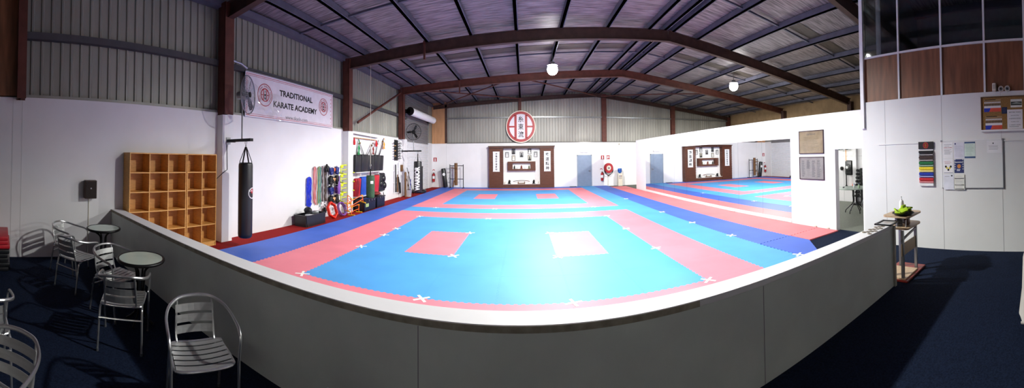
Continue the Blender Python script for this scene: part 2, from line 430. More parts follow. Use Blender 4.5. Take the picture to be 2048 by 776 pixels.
for y0, y1, q in ((4.58, 4.88, .22), (10.02, 10.36, .24), (15.34, 15.66, .08)):
    struct('boxed_column', MB().box(XL, XL+q, y0, y1, 0, HW-.06), WHITEL, wl)
struct('brace_rod', MB().cyl((-5.98, 15.3, 4.75), (-5.98, 10.9, 3.0), .045), RUST, wl)
struct('conduit', MB().tube([(-5.95, 4.9, 3.83), (-5.93, 5.15, 3.80), (-5.95, 5.35, 3.74)], .03), STEEL, wl)
struct('column_cable', MB().tube([(-5.885, 4.7, 2.1), (-5.885, 4.72, 1.5), (-5.86, 4.55, 1.42), (-5.86, 4.4, 1.32)], .008), BLK, wl)
struct('wall_seam', MB().box(XL, XL+.003, .155, .165, 0, HW).box(XL, XL+.003, .33, .338, 0, HW), mat('seam_shadow', '#c6c6c6', .8, var=0), wl)  # pale grey lines for the wall panel joints
# roller shutter
d1 = struct('door_1', MB().box(-6.28, -6.2, 16.62, 20.8, 0, 2.62), SHUT)
mb = MB(); z = .03
while z < 2.60: mb.tube([(-6.2, 16.64, z), (-6.2, 20.78, z)], .028, 6, rb=.036); z += .075
struct('lower_curtain', mb, SHUT, d1); struct('corner_cladding', MB().box(-6.3, -6.13, 20.8, YB, HW, 5.1), CLAD, d1)
mb = MB(); z = 2.63
while z < 5.0: mb.tube([(-6.2, 16.64, z), (-6.2, 20.78, z)], .028, 6, rb=.036); z += .075
struct('upper_curtain', mb.box(-6.28, -6.22, 16.62, 20.8, 2.62, 5.05), SHUTU, d1)
t = MB().cyl((-5.72, 16.05, 4.0), (-5.72, 20.4, 4.0), .19, n=24)
t = struct('shutter_drum', t, PLW, d1, True)
struct('drum_end_plate', MB().cyl((-5.72, 16.0, 4.0), (-5.72, 16.06, 4.0), .20, n=24).box(-6.1, -5.72, 16.0, 16.05, 3.9, 4.1), BLKM, t)
struct('drum_bracket', MB().box(-6.15, -5.65, 20.4, 20.46, 3.85, 4.15), BLKM, d1)

wb = struct('wall_back', MB().box(-6.3, 15.7, YB, YB+.2, 0, HW), WHITE)
struct('plywood_panel', MB().box(XL, -5.12, YB-.03, YB+.1, HW-.02, 5.2), PLY, wb)
struct('cladding', corr(MB(), 20.6, 2.5, HW, axis='x', at=YB+.12, u0=-5.1, pitch=.19, ztop=lambda x: roofz(x)), CLADB, wb)
struct('flashing', MB().box(-5.1, 15.5, YB-.01, YB+.12, HW-.03, HW+.03), mat('dark_flashing', '#6a6864', .6), wb)
struct('girt', MB().box(-5.1, 15.5, YB-.02, YB+.1, 4.17, 4.24), STEEL, wb)
for x, q in ((-.24, .10), (5.33, .15), (10.4, .15), (15.3, .15)):
    struct('steel_column', MB().ibeam((x, YB, HW), (x, YB, roofz(x)-.15), .2, q*2, .02, (0, 1, 0)), RUST, wb)
struct('corner_post', MB().box(-5.2, -5.08, YB-.06, YB+.1, HW, 5.1), RUSTD, wb)
struct('wall_seam', MB().box(-5.13, -5.12, YB-.004, YB, 0, HW).box(5.28, 5.285, YB-.004, YB, 1.9, HW), MATS['seam_shadow'], wb)
wr = struct('wall_right', MB().box(15.5, 15.7, -2.5, YB, 0, 4.75), BEIGE)
struct('girt', MB().box(15.38, 15.5, -2.5, YB, 3.72, 3.86), mat('olive_girt', '#8c8f5a', .6), wr)
for y in (10.1, 15.3): struct('steel_column', MB().box(15.2, 15.5, y-.12, y+.12, 0, 4.3), RUSTD, wr)
struct('wall_front', MB().box(-6.3, 15.7, -2.7, -2.5, 0, 5.8), mat('dim_front_wall', '#8a8580', .8))
# mirror wall with doorway and mirror recess
D0, D1, DZ = 4.0, 4.79, 1.83
m0, m1, mz0, mz1 = 6.28, 17.0, .12, 2.12
mb = MB().box(XM, XM+.14, 3.55, D0, 0, HM).box(XM, XM+.14, D0, D1, DZ, HM).box(XM, XM+.14, D1, m0, 0, HM)
mb.box(XM+.02, XM+.14, m0, m1, 0, HM).box(XM, XM+.02, m0, m1, mz1, HM).box(XM, XM+.02, m0, m1, 0, .03).box(XM, XM+.14, m1, 18.55, 0, HM)
wm = struct('wall_mirror_side', mb, mat('mirror_wall_paint', '#f2f2f3', .6, var=.015))
struct('door_frame_lining', MB().box(XM-.004, XM+.145, D1-.012, D1, 0, DZ).box(XM-.004, XM+.145, D0, D1, DZ-.012, DZ), PLW, wm)
struct('skirting_bits', MB().box(XM-.03, XM, 5.0, 5.05, .03, .05).box(XM-.03, XM, 5.4, 5.45, .03, .05), CRM, wm)
t = thing('wall_mirror', 'long wall of tall mirror panels facing the mats', 'mirror', (XM, 0, 0))
n = 9
for k in range(n):
    a = m0+(m1-m0)*k/n; b = m0+(m1-m0)*(k+1)/n
    MB().box(.004, .018, a+.003, b-.003, mz0, mz1).build('mirror_panel', MIRR, t)
MB().box(-.012, .018, m0, m1, .03, mz0-.002).build('bottom_rail', PLW, t)
MB().box(-.01, .018, m0, m1, mz1, mz1+.02).build('top_rail', PLW, t)
MB().box(-.03, -.012, 14.3, 14.7, .031, .05).build('rail_clip', PLW, t); MB().box(-.03, -.012, 8.9, 9.2, .031, .05).build('rail_clip', PLW, t)
# office wall, brown panels and glazing
wo = struct('wall_office', MB().box(XO, XO+.12, -2.5, 3.67, 0, HW).box(XO+.12, XM+.0, 3.55, 3.67, 0, HW), OFFW)
sm = MATS['seam_shadow']
mb = MB()
for y in (3.13, 1.92, .78): mb.box(XO-.003, XO, y-.004, y+.004, 0, HW)
struct('wall_seam', mb, sm, wo)
struct('conduit_trim', MB().box(XO-.014, XO, 2.40, 3.29, 1.865, 1.885).box(XO-.014, XO, -2.5, .74, 1.865, 1.885), OFFW, wo)
struct('corner_trim', MB().box(XO-.05, XO+.01, 3.60, 3.68, 2.19, 5.6), PLW, wo)
MY = [3.64, 2.80, 1.905, 1.07, .33, -.5, -1.3, -2.1]
mb = MB(); mg = MB(); mp = MB()
for a, b in zip(MY, MY[1:]): mp.box(XO+.03, XO+.06, b, a, HW, 3.55)
for y in MY[1:]: mb.box(XO-.005, XO+.07, y-.018, y+.018, HW, 5.6)
mb.box(XO-.002, XO+.07, -2.5, 3.62, 3.535, 3.57)
struct('timber_panel', mp, BRPAN, wo)
struct('window_mullion', mb, OFFW, wo)
w1 = struct('window_1', MB().box(XO, XO+.06, -2.5, 3.64, 5.55, 5.6), OFFW)
for a, b in zip(MY, MY[1:]): struct('window_pane', MB().box(XO+.03, XO+.042, b+.018, a-.018, 3.57, 5.55), GLASS, w1)
struct('window_pane', MB().box(XO+.12, XM+.1, 3.62, 3.632, 3.57, 5.55), GLASS, w1)
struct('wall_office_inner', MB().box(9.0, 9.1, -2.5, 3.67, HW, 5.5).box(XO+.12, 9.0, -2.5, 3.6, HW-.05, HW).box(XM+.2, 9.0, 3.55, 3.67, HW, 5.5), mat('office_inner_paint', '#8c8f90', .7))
# gym behind the doorway
wg = struct('wall_gym', MB().box(10.6, 10.7, 3.0, 13.0, 0, 2.6).box(XM+.14, 10.6, 12.9, 13.0, 0, 2.6), WHITE)
mb = MB()
for y in (6.45, 6.75, 7.35): mb.box(10.597, 10.6, y-.006, y+.006, 0, 2.6)
mb.box(10.597, 10.6, 3, 13, 1.60, 1.612)
struct('wall_seam', mb, sm, wg)
struct('gym_pillar', MB().box(10.45, 10.6, 6.68, 6.84, 0, 2.6), WHITE, wg)
# half wall
P0, P1, PX, PH = 2.085, 2.276, 4.17, .80
pw = struct('wall_partition', MB().box(XL, PX, P0, P1, 0, PH-.045), PART)
struct('cap_board', MB().rbox(XL, PX, P0-.006, P1+.006, PH-.045, PH, .004, seg=1), WHITE, pw)
struct('cap_edge', MB().box(XL, 1.2, P0-.0075, P0-.0065, PH-.044, PH-.004), RAWW, pw)
struct('end_post', MB().box(PX, PX+.045, P0-.03, P1+.01, 0, PH-.02), mat('grey_post', '#b5b2a6', .6), pw)
struct('panel_seam', MB().box(-.693, -.688, P0-.002, P0, 0, PH-.05).box(1.808, 1.813, P0-.002, P0, 0, PH-.05), GREYI, pw)

# ------------------------------------------------------------------ roof
mb = MB()
for xa, xb in ((-6.3, 4.8), (4.8, 15.7)):
    za, zb = roofz(xa) if xa < 4 else 5.83, 5.83 if xa < 4 else roofz(xb)
    v = [mb.bm.verts.new(p) for p in ((xa, -2.7, za), (xb, -2.7, zb), (xb, 21.7, zb), (xa, 21.7, za))]
    mb.bm.faces.new(v)
    v = [mb.bm.verts.new(p) for p in ((xa, -2.7, za+.06), (xb, -2.7, zb+.06), (xb, 21.7, zb+.06), (xa, 21.7, za+.06))]
    mb.bm.faces.new(v)
ce = struct('ceiling', mb, FOIL)
PX_ = [-5.3, -4.41, -3.02, -1.61, -.21, 1.18, 2.66, 4.08, 4.66, 4.96, 5.92, 7.36, 8.82, 10.27, 11.75, 13.2, 14.6]
for x in PX_:
    z = roofz(x)-.015
    struct('purlin', MB().box(x-.045, x+.045, -2.5, YB+.1, z-.17, z).box(x-.045, x+.07, -2.5, YB+.1, z-.17, z-.155), PURL, ce)
def rafter(y, d, m, w=.16):
    o = .18+d/2
    mb = MB().ibeam((-6.0, y, roofz(-6.0)-o), (4.8, y, 5.83-o), d, w).ibeam((4.8, y, 5.83-o), (15.4, y, roofz(15.4)-o), d, w)
    struct('rafter', mb, m, ce)
rafter(4.75, .32, RUSTD); rafter(10.17, .32, RUSTD); rafter(15.45, .30, RUST); rafter(YB-.05, .2, RUSTD)
for y in (7.45, 12.85, 18.2):
    mb = MB()
    for xa, xb in ((-6.0, 4.8), (4.8, 15.4)): mb.bar((xa, y, roofz(xa)-.1), (xb, y, roofz(xb)-.1), .05, .05)
    struct('bridging_bar', mb, PURL, ce)
for xa, xb, y0, y1 in ((-4.38, 4.05, 12.15, 12.75), (7.4, 13.1, 6.9, 7.4), (5.95, 13.1, 12.2, 12.7)):
    mb = MB(); v = [mb.bm.verts.new(p) for p in ((xa, y0, roofz(xa)-.012), (xb, y0, roofz(xb)-.012), (xb, y1, roofz(xb)-.012), (xa, y1, roofz(xa)-.012))]
    mb.bm.faces.new(v); struct('roof_sheet_strip', mb, FOILB, ce)
for p, q in (((-5.6, 20.9, 4.85), (-1.0, 15.6, 5.05)), ((-.2, 20.9, 5.2), (-4.9, 15.7, 4.85)), ((0.2, 15.6, 5.15), (4.7, 20.9, 5.4)), ((5.0, 20.9, 5.4), (10, 15.6, 4.9))):
    struct('roof_brace', MB().cyl(p, q, .03), RUST, ce)
struct('fly_brace', MB().box(-3.13, -3.07, 10.0, 10.06, 4.65, 5.2).box(-3.02, -2.96, 15.25, 15.31, 4.6, 5.1), RUST, ce)

# ------------------------------------------------------------------ chairs and tables
def strip(mb, pts, wv, w, t):
    wv = Vector(wv).normalized()*w/2; P = [Vector(p) for p in pts]; n = len(P)
    rows = []
    for i, p in enumerate(P):
        tg = (P[min(i+1, n-1)]-P[max(i-1, 0)]).normalized(); nn = tg.cross(wv).normalized()*t/2
        rows.append([mb.bm.verts.new(q) for q in (p-wv-nn, p+wv-nn, p+wv+nn, p-wv+nn)])
    for A, B in zip(rows, rows[1:]):
        for k in range(4): mb.bm.faces.new((A[k], A[(k+1) % 4], B[(k+1) % 4], B[k]))
    mb.bm.faces.new(rows[0][::-1]); mb.bm.faces.new(rows[-1]); return mb
def make_chair(label):
    t = thing('slatted_armchair', label, 'chair', (0, 0, 0), 0, 'aluminium slatted chairs in the viewing area')
    half = [(.262, -.205, .42), (.272, -.205, .52), (.276, -.195, .575), (.279, -.15, .607), (.28, -.06, .62), (.272, .08, .635), (.235, .2, .658), (.15, .285, .682), (.05, .31, .69)]
    loop = half+[(-x, y, z) for x, y, z in half[::-1]]
    MB().tube(smoothpts(loop, 5), .0125, 8).build('arm_loop', ALU, t, True)
    MB().tube(smoothpts([(-.21, -.2, .425), (0, -.215, .42), (.21, -.2, .425), (.235, -.1, .425), (.225, .1, .42), (.2, .19, .425), (0, .2, .42), (-.2, .19, .425), (-.225, .1, .42), (-.235, -.1, .425)], 5, True), .011, 8, True).build('seat_frame', ALU, t, True)
    for k in range(6):
        y = -.178+k*.066
        strip(MB(), [(x, y, .437-.014*(1-(x/.22)**2)) for x in (-.225, -.15, -.07, 0, .07, .15, .225)], (0, 1, 0), .05, .004).build('seat_slat', ALUS, t)
    for s in (-1, 1):
        lf = MB().tube([(s*.264, -.205, .44), (s*.262, -.215, .25), (s*.258, -.245, .015)], .0125, 8).build('leg', ALU, t, True)
        lr = MB().tube(smoothpts([(s*.215, .05, .415), (s*.225, .17, .40), (s*.228, .205, .34), (s*.235, .26, .015)], 5), .0125, 8).build('leg', ALU, t, True)
        MB().tube(smoothpts([(s*.16, .12, .418), (s*.165, .19, .425), (s*.168, .228, .48), (s*.165, .25, .55), (s*.155, .285, .68)], 4), .010, 8).build('back_upright', ALU, t, True)
        for y in (-.245, .26): MB().cyl((s*.258 if y < 0 else s*.235, y, 0), (s*.258 if y < 0 else s*.235, y, .025), .0145, n=10).build('foot_cap', STEEL, lf if y < 0 else lr)
    for z in (.49, .555, .62):
        yy = .24+.22*(z-.49)
        strip(MB(), [(x, yy+.028*(1-(x/.17)**2)-.01, z) for x in (-.172, -.115, -.055, 0, .055, .115, .172)], (0, .2, 1), .05, .004).build('back_slat', ALUS, t)
    MB().cyl((-.23, .235, .31), (.23, .235, .31), .009, n=8).build('stretcher', ALU, t, True)
    return t
CH = [(-5.42, 1.13, 45, 'slatted aluminium armchair against the left wall, casting its shadow on it'),
      (-4.72, 1.10, 122, 'slatted aluminium armchair seen from behind at the farther round table'),
      (-3.86, 1.40, 25, 'slatted aluminium armchair facing right beside the nearer round table'),
      (-3.22, 1.25, 150, 'slatted aluminium armchair with its back to us, in front of the nearer round table'),
      (-2.07, 1.42, -22, 'large slatted aluminium armchair facing us beside the half wall'),
      (-2.86, -.15, 190, 'slatted aluminium armchair cut off by the left edge, farther of the two'),
      (-1.94, -.05, -40, 'slatted aluminium armchair in deep shade at the bottom left corner'),
      (-1.07, 1.23, 139, 'slatted aluminium armchair mostly below the frame, only its arm tips showing')]
ch0 = make_chair(CH[0][3])
for p in [q for ch in ch0.children for q in (ch, *ch.children)]:
    for v in p.data.vertices: v.co = (v.co.x*.92, v.co.y*.92, v.co.z*.93 if v.co.z <= .44 else .409+(v.co.z-.44)*1.12)
for k, (x, y, a, lab) in enumerate(CH):
    if k == 0: ch0.location = (x, y, .008); ch0.rotation_euler = (0, 0, math.radians(a+90))
    else: dup(ch0, (x, y, .008), math.radians(a+90), lab)
for k, (x, y, lab) in enumerate([(-5.13, 1.62, 'round frosted glass table in the corner under the wall speaker'), (-3.50, 1.56, 'round frosted glass table nearer to us, beside the half wall')]):
    t = thing('round_cafe_table', lab, 'table', (x, y, -.022), .4*k, 'round glass tables in the viewing area')
    MB().lathe([(.0, .690), (.248, .690), (.252, .694), (.252, .699), (.248, .703), (0, .703)], n=40).build('glass_top', GLASS_T, t)
    MB().tube([(.262*math.cos(q), .262*math.sin(q), .69) for q in [i*2*PI/48 for i in range(48)]], .0175, 10, True).build('rim', BLKM, t, True)
    for a in range(4):
        c, s = math.cos(a*PI/2+.3), math.sin(a*PI/2+.3)
        MB().tube(smoothpts([(c*.2, s*.2, .68), (c*.075, s*.075, .60), (c*.05, s*.05, .5), (c*.05, s*.05, .18), (c*.09, s*.09, .10), (c*.17, s*.17, .044)], 4), .013, 8).build('leg', BLKM, t, True)
    MB().lathe([(.06, .30), (.066, .305), (.066, .315), (.06, .32)], n=20).build('leg_collar', BLKM, t)

# ------------------------------------------------------------------ left wall, viewing end
t = wthing('L', 1.625, 1.165, 0, 'wall_speaker', 'small dark brown speaker box on the left wall with a cable below', 'speaker')
MB().rbox(-.115, .115, -.15, -.03, -.155, .155, .012).build('cabinet', mat('dark_brown_laminate', '#3a2a22', .5), t)
MB().box(-.1, .1, -.154, -.149, -.14, .14).build('grille', mat('speaker_grille', '#241c19', .8, scale=80, bump=.3), t)
MB().disc((0, .02), .014, -.16, -.153, 12).build('badge', STEEL, t)
MB().box(-.04, .04, -.03, 0, -.05, .05).build('bracket', BLKM, t)
MB().box(-.006, .006, -.008, 0, -1.13, -.155).build('cable', CRM, t)
for k in range(8):
    red = k > 4
    z0 = .008+k*.065
    single(MB().rbox(-.35, .33+.02*math.sin(k*2.1), -.5, .1+.02*math.sin(k*1.7), 0, .062, .012), 'folded_pad', REDV if red else BLKV,
           ['lowest black', 'second lowest black', 'middle black', 'fourth black from the floor', 'highest black', 'lowest red', 'middle red', 'topmost red'][k]+' pad in the stack at the far left',
           'pad', (-5.68, .02, z0), 0, 'folded pads stacked at the left edge', True)
def cubby(y0, y1, cols, lab):
    W = y1-y0; D = .33; H = 1.80; T = .018
    t = thing('cubby_shelf', lab, 'shelf unit', (XL+.004, y0, .012), PI/2, 'beech pigeonhole shelves')
    zs = [.075+(H-.075-T)*i/5 for i in range(6)]
    for x in (0, W-T): MB().box(x, x+T, -D, 0, 0, H).build('side_panel', BEECH, t)
    for z in zs: MB().box(T, W-T, -D, -.01, z, z+T).build('shelf_board', BEECH, t)
    cw = (W-T)/cols
    for c in range(1, cols): MB().box(c*cw, c*cw+T, -D+.002, -.01, zs[0]+T, zs[-1]).build('divider', BEECH, t)
    MB().box(T, W-T, -.012, -.002, .075, H-T).build('back_panel', BEECHD, t)
    MB().box(T, W-T, -D+.012, -D+.03, 0, .075).build('plinth', BEECH, t)
cubby(2.32, 3.565, 3, 'wide beech pigeonhole shelf of three columns on the left wall')
cubby(3.585, 4.335, 2, 'narrow beech pigeonhole shelf of two columns beside the boxed column')

# ------------------------------------------------------------------ bags, brackets, fans
def bracket(x0, x1, y, z, lab):
    t = thing('punching_bag_bracket', lab, 'bracket', (x0, y, z), 0, 'steel arms carrying bags and fans')
    L = x1-x0
    MB().box(.012, L, -.045, .045, -.028, .028).build('arm', BLKM, t)
    MB().box(-.0, .012, -.06, .06, -.07, .07).build('wall_plate', STEEL, t)
    MB().bar((.0, 0, -.02), (L*.3, 0, -.03), .04, .02).build('gusset', BLKM, t)
    MB().tube([(L-.18+.03*math.cos(a), 0, -.055+.03*math.sin(a)) for a in [i*PI/5 for i in range(10)]], .006, 6, True).build('eye_ring', STEEL, t)
bracket(-5.885, -5.10, 4.74, 2.10, 'dark steel arm on the first boxed column carrying the nearest bag')
bracket(-6.02, -5.0, 15.62, 2.11, 'dark steel arm by the roller shutter carrying the lettered bag')
def fan(loc, face, h, lab, wrapped=False):
    t = thing('wall_fan', lab, 'fan', loc, face, 'big industrial fans over the mats')
    MB().cyl((0, .06, 0), (0, .06, h-.02), .016).build('pole', STEEL, t)
    mb = MB(); c = (0, h); Rr = .375
    for r in [.08+.0328*i for i in range(10)]: mb.tube([(r*math.cos(a), -.09-.03*math.cos(r/Rr*PI/2), h+r*math.sin(a)) for a in [i*2*PI/36 for i in range(36)]], .0028, 4, True)
    for i in range(24):
        a = i*2*PI/24
        for y in (-1, 1):
            mb.tube([(r*math.cos(a), -.075+y*(.035*math.cos(r/Rr*PI/2)+.01), h+r*math.sin(a)) for r in (.06, .2, .3, Rr)], .0028, 4)
    mb.build('cage', mat('pale_fan_wire', '#8f8f98', .4, .4, var=0) if wrapped else mat('fan_wire', '#2c2c30', .4, .5, var=0), t, True)
    MB().tube([(Rr*math.cos(a), -.075, h+Rr*math.sin(a)) for a in [i*2*PI/40 for i in range(40)]], .011, 6, True).build('cage_rim', STEEL if wrapped else BLKM, t, True)
    for k in range(3):
        M = Matrix.Translation((0, -.07, h)) @ Matrix.Rotation(k*2*PI/3+.5, 4, 'Y') @ Matrix.Rotation(.45, 4, 'Z')
        MB().prism([(-.02, .05), (-.065, .16), (-.075, .28), (-.03, .335), (.035, .32), (.05, .2), (.02, .05)], -.003, .003, M).build('blade', BLKM, t)
    MB().cyl((0, -.13, h), (0, -.03, h), .055, n=20).build('hub', BLKM, t, True)
    MB().cyl((0, -.03, h), (0, .17, h), .095, .075, n=20).build('motor', STEEL if wrapped else BLKM, t, True)
fan((-5.33, 4.74, 2.131), math.atan2(.91, -.4)-.0, .86, 'large caged fan on the arm above the nearest bag, in front of the banner', True)
fan((-5.40, 15.62, 2.141), math.atan2(.25, .95), .84, 'large dark caged fan above the lettered bag by the roller shutter')
# crumpled clear film hanging from the fan over the banner
mb = MB(); nx, nz = 26, 14
V = []
for i in range(nx):
    for j in range(nz):
        u, v = i/(nx-1), j/(nz-1)
        wv = .30+.70*(1-v)**0.7 if u > .5 else .9
        y = u*1.5; z = -.62*v*(0.75+.25*u)-.12*u+.05*math.sin(u*9+v*4)
        V.append(mb.bm.verts.new((y, -.05*math.sin(u*23+v*11)*v-.06*rnd.random()*v-.30*(1-u)**2, z)))
for i in range(nx-1):
    for j in range(nz-1): mb.bm.faces.new((V[i*nz+j], V[(i+1)*nz+j], V[(i+1)*nz+j+1], V[i*nz+j+1]))
FILM = mat('clear_film', '#ffffff', .08, var=0, trans=1., spec=.8); FILM.node_tree.nodes['Principled BSDF'].inputs['IOR'].default_value = 1.05
nt = FILM.node_tree; mx = nt.nodes.new('ShaderNodeMixShader'); tr = nt.nodes.new('ShaderNodeBsdfTransparent'); gl = nt.nodes.new('ShaderNodeBsdfGlossy')
gl.inputs['Roughness'].default_value = .22; mx.inputs[0].default_value = .16
nt.links.new(tr.outputs[0], mx.inputs[1]); nt.links.new(gl.outputs[0], mx.inputs[2]); nt.links.new(mx.outputs[0], nt.nodes['Material Output'].inputs['Surface'])
single(mb, 'clear_plastic_film', FILM, 'crumpled clear plastic film hanging across the left of the banner', 'plastic film', (-5.96, 5.15, 3.36), PI/2)

def bag(name, x, y, zb, zt, r, m, lab, top, strapm=BLK):
    t = thing('hanging_'+name, lab, 'punching bag', (x, y, zb), 0, 'hanging punching bags')
    h = zt-zb
    MB().lathe([(.01, 0), (r*.8, .004), (r*.97, .03), (r, .08), (r*1.01, h*.5), (r, h-.06), (r*.96, h-.02), (r*.8, h), (.01, h)], n=28).build('bag_body', m, t, True)
    for k in range(4):
        a = k*PI/2+.4
        strip(MB(), [(r*.97*math.cos(a), r*.97*math.sin(a), h-.10), (r*.9*math.cos(a), r*.9*math.sin(a), h+.02), (.015*math.cos(a), .015*math.sin(a), top-zb-.05)], (-math.sin(a), math.cos(a), 0), .032, .004).build('strap', strapm, t)
    MB().cyl((0, 0, top-zb-.09), (0, 0, top-zb-.01), .014, n=10).build('swivel', STEEL, t)
    return t, h
t, h = bag('punching_bag', -5.28, 4.74, .20, 1.66, .155, BLKV, 'long black punching bag with a round white badge, nearest to us', 2.012)
A = math.atan2(.74, .67)+.35
for q, (m, rr, cz) in enumerate(((PLW, .10, .92), (REDP, .045, .96))):
    mb = MB(); nn = 18
    P = []
    for i in range(nn):
        a = 2*PI*i/nn; th = .9+rr*math.cos(a)/.157 - (.02 if q else 0)
        P.append(((.157+.003+.001*q)*math.cos(th-.57), (.157+.003+.001*q)*math.sin(th-.57), cz-.05+rr*math.sin(a)))
    if q == 0: mb.tube(P, .009, 6, True)
    else: mb.bm.faces.new([mb.bm.verts.new(p) for p in P])
    mb.build('badge_ring' if q == 0 else 'badge_patch', m, t)
def wraptext(body, r, zc, hgt, m, t, th0, vertical=False, sz=.12, name='lettering', width=None, bold=0.):
    o = text(body, sz, m, t, name, bold=bold, rot=(-PI/2 if vertical else 0), width=None if vertical else width)
    bm = bmesh.new(); bm.from_mesh(o.data)
    lo = min(v.co.x for v in bm.verts); hi = max(v.co.x for v in bm.verts); q = lo+.02
    while q < hi:
        bmesh.ops.bisect_plane(bm, geom=bm.verts[:]+bm.edges[:]+bm.faces[:], plane_co=(q, 0, 0), plane_no=(1, 0, 0)); q += .02
    bm.to_mesh(o.data); bm.free()
    xs = [v.co.z for v in o.data.vertices]; sc = hgt/(max(xs)-min(xs)) if vertical else 1
    for v in o.data.vertices:
        th = th0+v.co.x*(1.0)/r; z = zc+v.co.z*sc
        rr = r+.002-v.co.y
        v.co = (rr*math.cos(th), rr*math.sin(th), z)
wraptext('SON', .157, .92, .09, PLW, t, .02, sz=.055)
t, h = bag('punching_bag', -5.18, 15.62, .24, 1.64, .20, BLKV, 'black punching bag with large white vertical lettering by the roller shutter', 2.022)
wraptext('WARRIOR', .203, .62, 1.08, PLW, t, math.atan2(-15.5, 5.18)-.2, True, .34, bold=.016)
t, h = bag('punching_bag', -5.4, 10.82, .45, 1.20, .155, GRNV, 'short green canvas punching bag hanging on a long rope', 1.47)
MB().tube([(0, 0, 1.02), (0, 0, 4.45)], .008, 6).build('rope', CRM, t)
MB().tube([(.03*math.cos(a), 0, 1.08+.05*math.sin(a)) for a in [i*PI/5 for i in range(10)]], .009, 6, True).build('shackle', STEEL, t)
th = math.atan2(-10.82, 5.4)+.35
P = [(.157*math.cos(th+a), .157*math.sin(th+a), z) for a, z in ((-.35, .50), (.35, .50), (.35, .57), (-.35, .57))]
mb = MB()
for i in range(5):
    a0, a1 = -.35+.14*i, -.35+.14*(i+1)
    mb.bm.faces.new([mb.bm.verts.new((.157*math.cos(th+a), .157*math.sin(th+a), z)) for a, z in ((a0, .48), (a1, .48), (a1, .57), (a0, .57))])
mb.build('white_label', PLW, t)
# black freestanding base with pole beside the lettered bag
t = thing('reflex_bag_stand', 'low round black weighted base with an upright pole behind the lettered bag', 'stand', (-5.80, 17.75, .012))
MB().lathe([(.02, 0), (.36, 0), (.40, .04), (.40, .12), (.34, .17), (.05, .18)], n=28).build('weighted_base', BLKV, t, True)
MB().cyl((.1, .25, .1), (.1, .25, 1.28), .028).build('pole', BLKM, t, True)
MB().cyl((.1, .25, 1.28), (.1, .25, 1.36), .04).build('pole_cap', BLKV, t, True)

# ------------------------------------------------------------------ crest and banner
def crest(t, c, r, y, red, ink, back, kanji=True, ringtext=None, seg=48):
    if back: MB().disc(c, r, y, y+.012, seg).build('crest_disc', back, t)
    k = .6 if ringtext else .95
    R1, R0 = r*k, r*k*.83; y1 = y-.003
    mb = MB().ann(c, R0, R1, y1, y+.001, seg)
    bx = .36*R1/.95
    for s in (-1, 1):
        xa, xb = bx*s-.085*R1, bx*s+.085*R1
        zz = math.sqrt(max(0, R0**2-bx**2))+.02*r
        mb.box(c[0]+xa, c[0]+xb, y1, y, c[1]-zz, c[1]+zz)
        x0, x1 = sorted((s*(bx+.07*R1), s*(R0+.02*r)))
        mb.box(c[0]+x0, c[0]+x1, y1, y, c[1]-.055*R1, c[1]+.055*R1)
    mb.build('crest_ring', red, t)
    if kanji:
        for i, chv in enumerate('糸東流'):
            text(chv, .46*R1, ink, t, 'crest_character', (c[0], y1, c[1]+(1-i)*.50*R1), width=.38*R1, height=.40*R1, bold=.004)
    if ringtext:
        MB().ann(c, r*.93, r*1.0, y1, y+.001, seg).build('crest_outer_ring', red, t)
        n = len(ringtext)
        for i, chv in enumerate(ringtext):
            if chv == ' ': continue
            a = PI*1.22-i*(PI*1.44)/(n-1)
            text(chv, r*.2, red, t, 'crest_letter', (c[0]+r*.77*math.cos(a), y1, c[1]+r*.77*math.sin(a)), rot=-(a-PI/2))
t = wthing('L', 7.35, 3.20, .045, 'academy_banner', 'long white banner with red crests and black lettering high on the left wall', 'banner')
L, Hh = 1.95, .51
MB().box(-L, L, 0, .006, -Hh, Hh).build('cloth', mat('banner_cloth', '#d9d4dc', .5, var=.04), t)
mb = MB()
for d, q in ((.03, .012), (.07, .008)):
    for a, b, c_, e in ((-L+d, L-d-.0, Hh-d-q, Hh-d), (-L+d, L-d, -Hh+d, -Hh+d+q)): mb.box(a, b, -.002, 0, c_, e)
    for x in (-L+d, L-d-q): mb.box(x, x+q, -.002, 0, -Hh+d, Hh-d)
mb.build('border_lines', REDI, t)
crest(t, (-1.26, .05), .27, -.001, REDP, INK, None, True, 'TRADITIONAL KARATE ACADEMY')
crest(t, (1.40, .07), .25, -.001, REDP, INK, None, True, 'TRADITIONAL KARATE ACADEMY')
text('TRADITIONAL', .2, INK, t, 'lettering', (.05, -.002, .18), width=1.50, height=.155, bold=.006)
text('KARATE ACADEMY', .2, INK, t, 'lettering', (.05, -.002, -.12), width=1.98, height=.155, bold=.006)
text('www.tkado.com', .1, GREYI, t, 'lettering', (.05, -.002, -.40), width=1.0, height=.10)
for i, chv in enumerate('HAYASHI'): text(chv, .07, REDI, t, 'side_letter', (1.82, -.002, .34-i*.115))
MB().cyl((-L, -.004, Hh+.012), (L, -.004, Hh+.012), .014).build('top_rod', STEEL, t, True)

